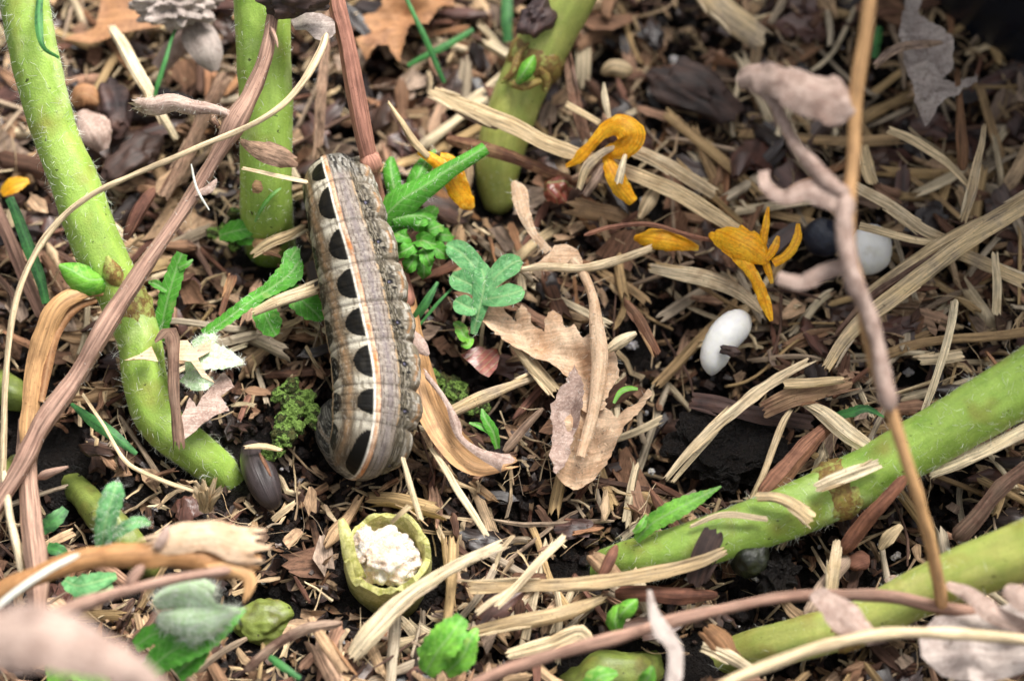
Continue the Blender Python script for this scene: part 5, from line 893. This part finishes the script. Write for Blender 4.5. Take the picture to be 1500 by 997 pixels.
COUNT = {'straw': 298, 'wood_chip': 298, 'bark_flake': 200, 'leaf_scrap': 270, 'twig': 130, 'splinter': 110}
def weight(kind, px, py):
    """where the photo shows which litter"""
    strawy = np.clip((px - 700) / 500, 0, 1) * .7 + (py > 780) * (500 < px < 1100) * .7
    if kind == 'straw': return .3 + strawy
    if kind == 'bark_flake': return .45 + .5 * (py < 350)
    if kind == 'leaf_scrap': return .9 - .3 * strawy
    return .8
for kind, shapes in KIND.items():
    mats = [fibre(f'{tone} {kind}', stops, **KEEP[kind]) for tone, stops in TONES[kind]]
    meshes = [[mesh_of(kind, sh, m) for sh in shapes] for m in mats]; ext = [np.ptp(sh[0][:, 0]) for sh in shapes]; medl = np.median(ext)
    k = tries = 0
    while k < COUNT[kind] and tries < COUNT[kind] * 60:
        tries += 1
        px, py = rng.uniform(-40, 1540), rng.uniform(-40, 1040); p = P(px, py, 0)
        if rng.random() < .85 * float(holey(p[0], p[1])) or rng.random() > weight(kind, px, py): continue
        i = rng.integers(len(shapes)); V = shapes[i][0]; sz = rng.uniform(.75, 1.4) * (1.2 if py < 380 else 1); q = rng.integers(len(mats))
        rz, tilt, roll = rng.uniform(0, 6.28), rng.normal() * .2, rng.normal() * .4
        z = float(H(p[0], p[1])) + rng.uniform(.24, .5)
        T = move((V[:: max(1, len(V) // 14)], None, None), (p[0], p[1], z), rz, roll, tilt, sz)[0]
        if not clear(T): continue
        o = bpy.data.objects.new(kind, meshes[q][i]); o.location = (p[0], p[1], z); o.rotation_euler = (roll, tilt, rz); o.scale = (sz, sz, sz); col.objects.link(o); k += 1
        a = ANCHORS[int(np.argmin(((AXY - p[:2])**2).sum(1)))][0]
        tag(o, f"{'long' if ext[i] * sz > medl * 1.05 else 'short'} {TONES[kind][q][0]} {NOUN[kind]} lying loose near {a}", kind.replace('_', ' '), kind.replace('_', ' ') + ' litter in the mulch')

# fine litter nobody could count: joined masses of small real pieces
def scatter(shapes, count, ext, zlo, zhi, smin, smax, tilt=.35, check=True, hole=.72):
    x = rng.uniform(-ext[0], ext[0], count); y = rng.uniform(-ext[1], ext[1], count); keep = rng.random(count) > hole * holey(x, y); x, y = x[keep], y[keep]
    z = H(x, y) + rng.uniform(zlo, zhi, len(x)); which = rng.integers(len(shapes), size=len(x)); Vs, Fs, Us, off = [], [], [], 0
    for i, (V, F, U) in enumerate(shapes):
        w = np.where(which == i)[0]; n = len(w)
        if not n: continue
        a, b, c = rng.uniform(0, 6.28, n), rng.normal(size=n) * tilt * 1.5, rng.normal(size=n) * tilt
        ca, sa, cb, sb, cc, s_ = np.cos(a), np.sin(a), np.cos(b), np.sin(b), np.cos(c), np.sin(c); o = np.zeros(n); l = o + 1
        Rx = np.array([[l, o, o], [o, cb, -sb], [o, sb, cb]]); Ry = np.array([[cc, o, s_], [o, l, o], [-s_, o, cc]]); Rz = np.array([[ca, -sa, o], [sa, ca, o], [o, o, l]])
        Mx = np.einsum('ijn,jkn,kln->nil', Rz, Ry, Rx) * rng.uniform(smin, smax, n)[:, None, None]
        W = np.einsum('nij,vj->nvi', Mx, V) + np.stack([x[w], y[w], z[w]], -1)[:, None]
        if check: W = W[clear(W)]
        n = len(W); Vs.append(W.reshape(-1, 3)); Us.append(np.tile(U, (n, 1)))
        for f in F: Fs.append((np.arange(n)[:, None] * len(V) + np.array(f)[None] + off))
        off += n * len(V)
    faces = [r for f in Fs for r in f.tolist()]
    return np.vstack(Vs), faces, np.vstack(Us)
def small(n, fn): return [fn() for _ in range(n)]
def lite(L, W, T):
    n = 4; x = np.linspace(-L/2, L/2, n); w = W * rng.uniform(.4, 1.2, n)
    return strap(np.column_stack([x, .1*L*rng.normal(size=n)*.5, .06*L*rng.normal(size=n)]), w, T, rng.uniform(0, .3), nx=2, jag=.4)
EXT = (8.5, 7.5)
def stuff(name, sh, mat, label):
    o = obj(name, sh, MT[mat], blk=0, smooth=False); o['kind'] = 'stuff'; o['label'] = label
stuff('soil_crumbs', scatter(small(8, lambda: lump(1, .35, 1.5, (.06, .05, .04))), 15000, EXT, -.03, .1, .3, 1.9, hole=0), 'soil_i', 'black crumbs of wet soil')
stuff('wood_litter', scatter(small(30, lambda: lite(rng.uniform(.12, .5), rng.uniform(.03, .14), .025)), 8200, EXT, -.06, .28, .7, 1.4), 'chip_i', 'fine brown wood litter covering the soil')
stuff('straw_litter', scatter(small(24, lambda: lite(rng.uniform(.15, .7), rng.uniform(.02, .08), .015)), 5000, EXT, .02, .42, .7, 1.3), 'straw_i', 'fine pale straw litter covering the soil')
stuff('leaf_litter', scatter(small(14, lambda: v_scrap(rng.uniform(.15, .4))), 2500, EXT, .0, .36, .7, 1.3), 'scrap_i', 'fine dead leaf litter covering the soil')
stuff('bark_litter', scatter(small(14, lambda: lite(rng.uniform(.15, .45), rng.uniform(.08, .18), .06)), 4200, EXT, -.04, .24, .7, 1.3), 'bark_i', 'fine dark bark litter covering the soil')
stuff('grit_litter', scatter(small(6, lambda: lump(1, .3, 1.5, (.026, .022, .018))), 220, EXT, .06, .25, .4, 1.4, hole=0), 'grit', 'tiny pale grit specks in the soil')
def fibre_bit():
    L = rng.uniform(.2, .8); n = 7; x = np.linspace(-L/2, L/2, n); s0 = rng.uniform(0, 90)
    return tube(np.column_stack([x, .6*L*(v2(x, x*0, 1.6/L, s0) - .5), .4*L*(v2(x, x*0, 1.6/L, s0 + 8) - .5)]), .005, 3)
stuff('fibre_litter', scatter(small(20, fibre_bit), 1500, EXT, .25, .55, .6, 1.3), 'straw_i', 'hair thin plant fibres strewn over the mulch')
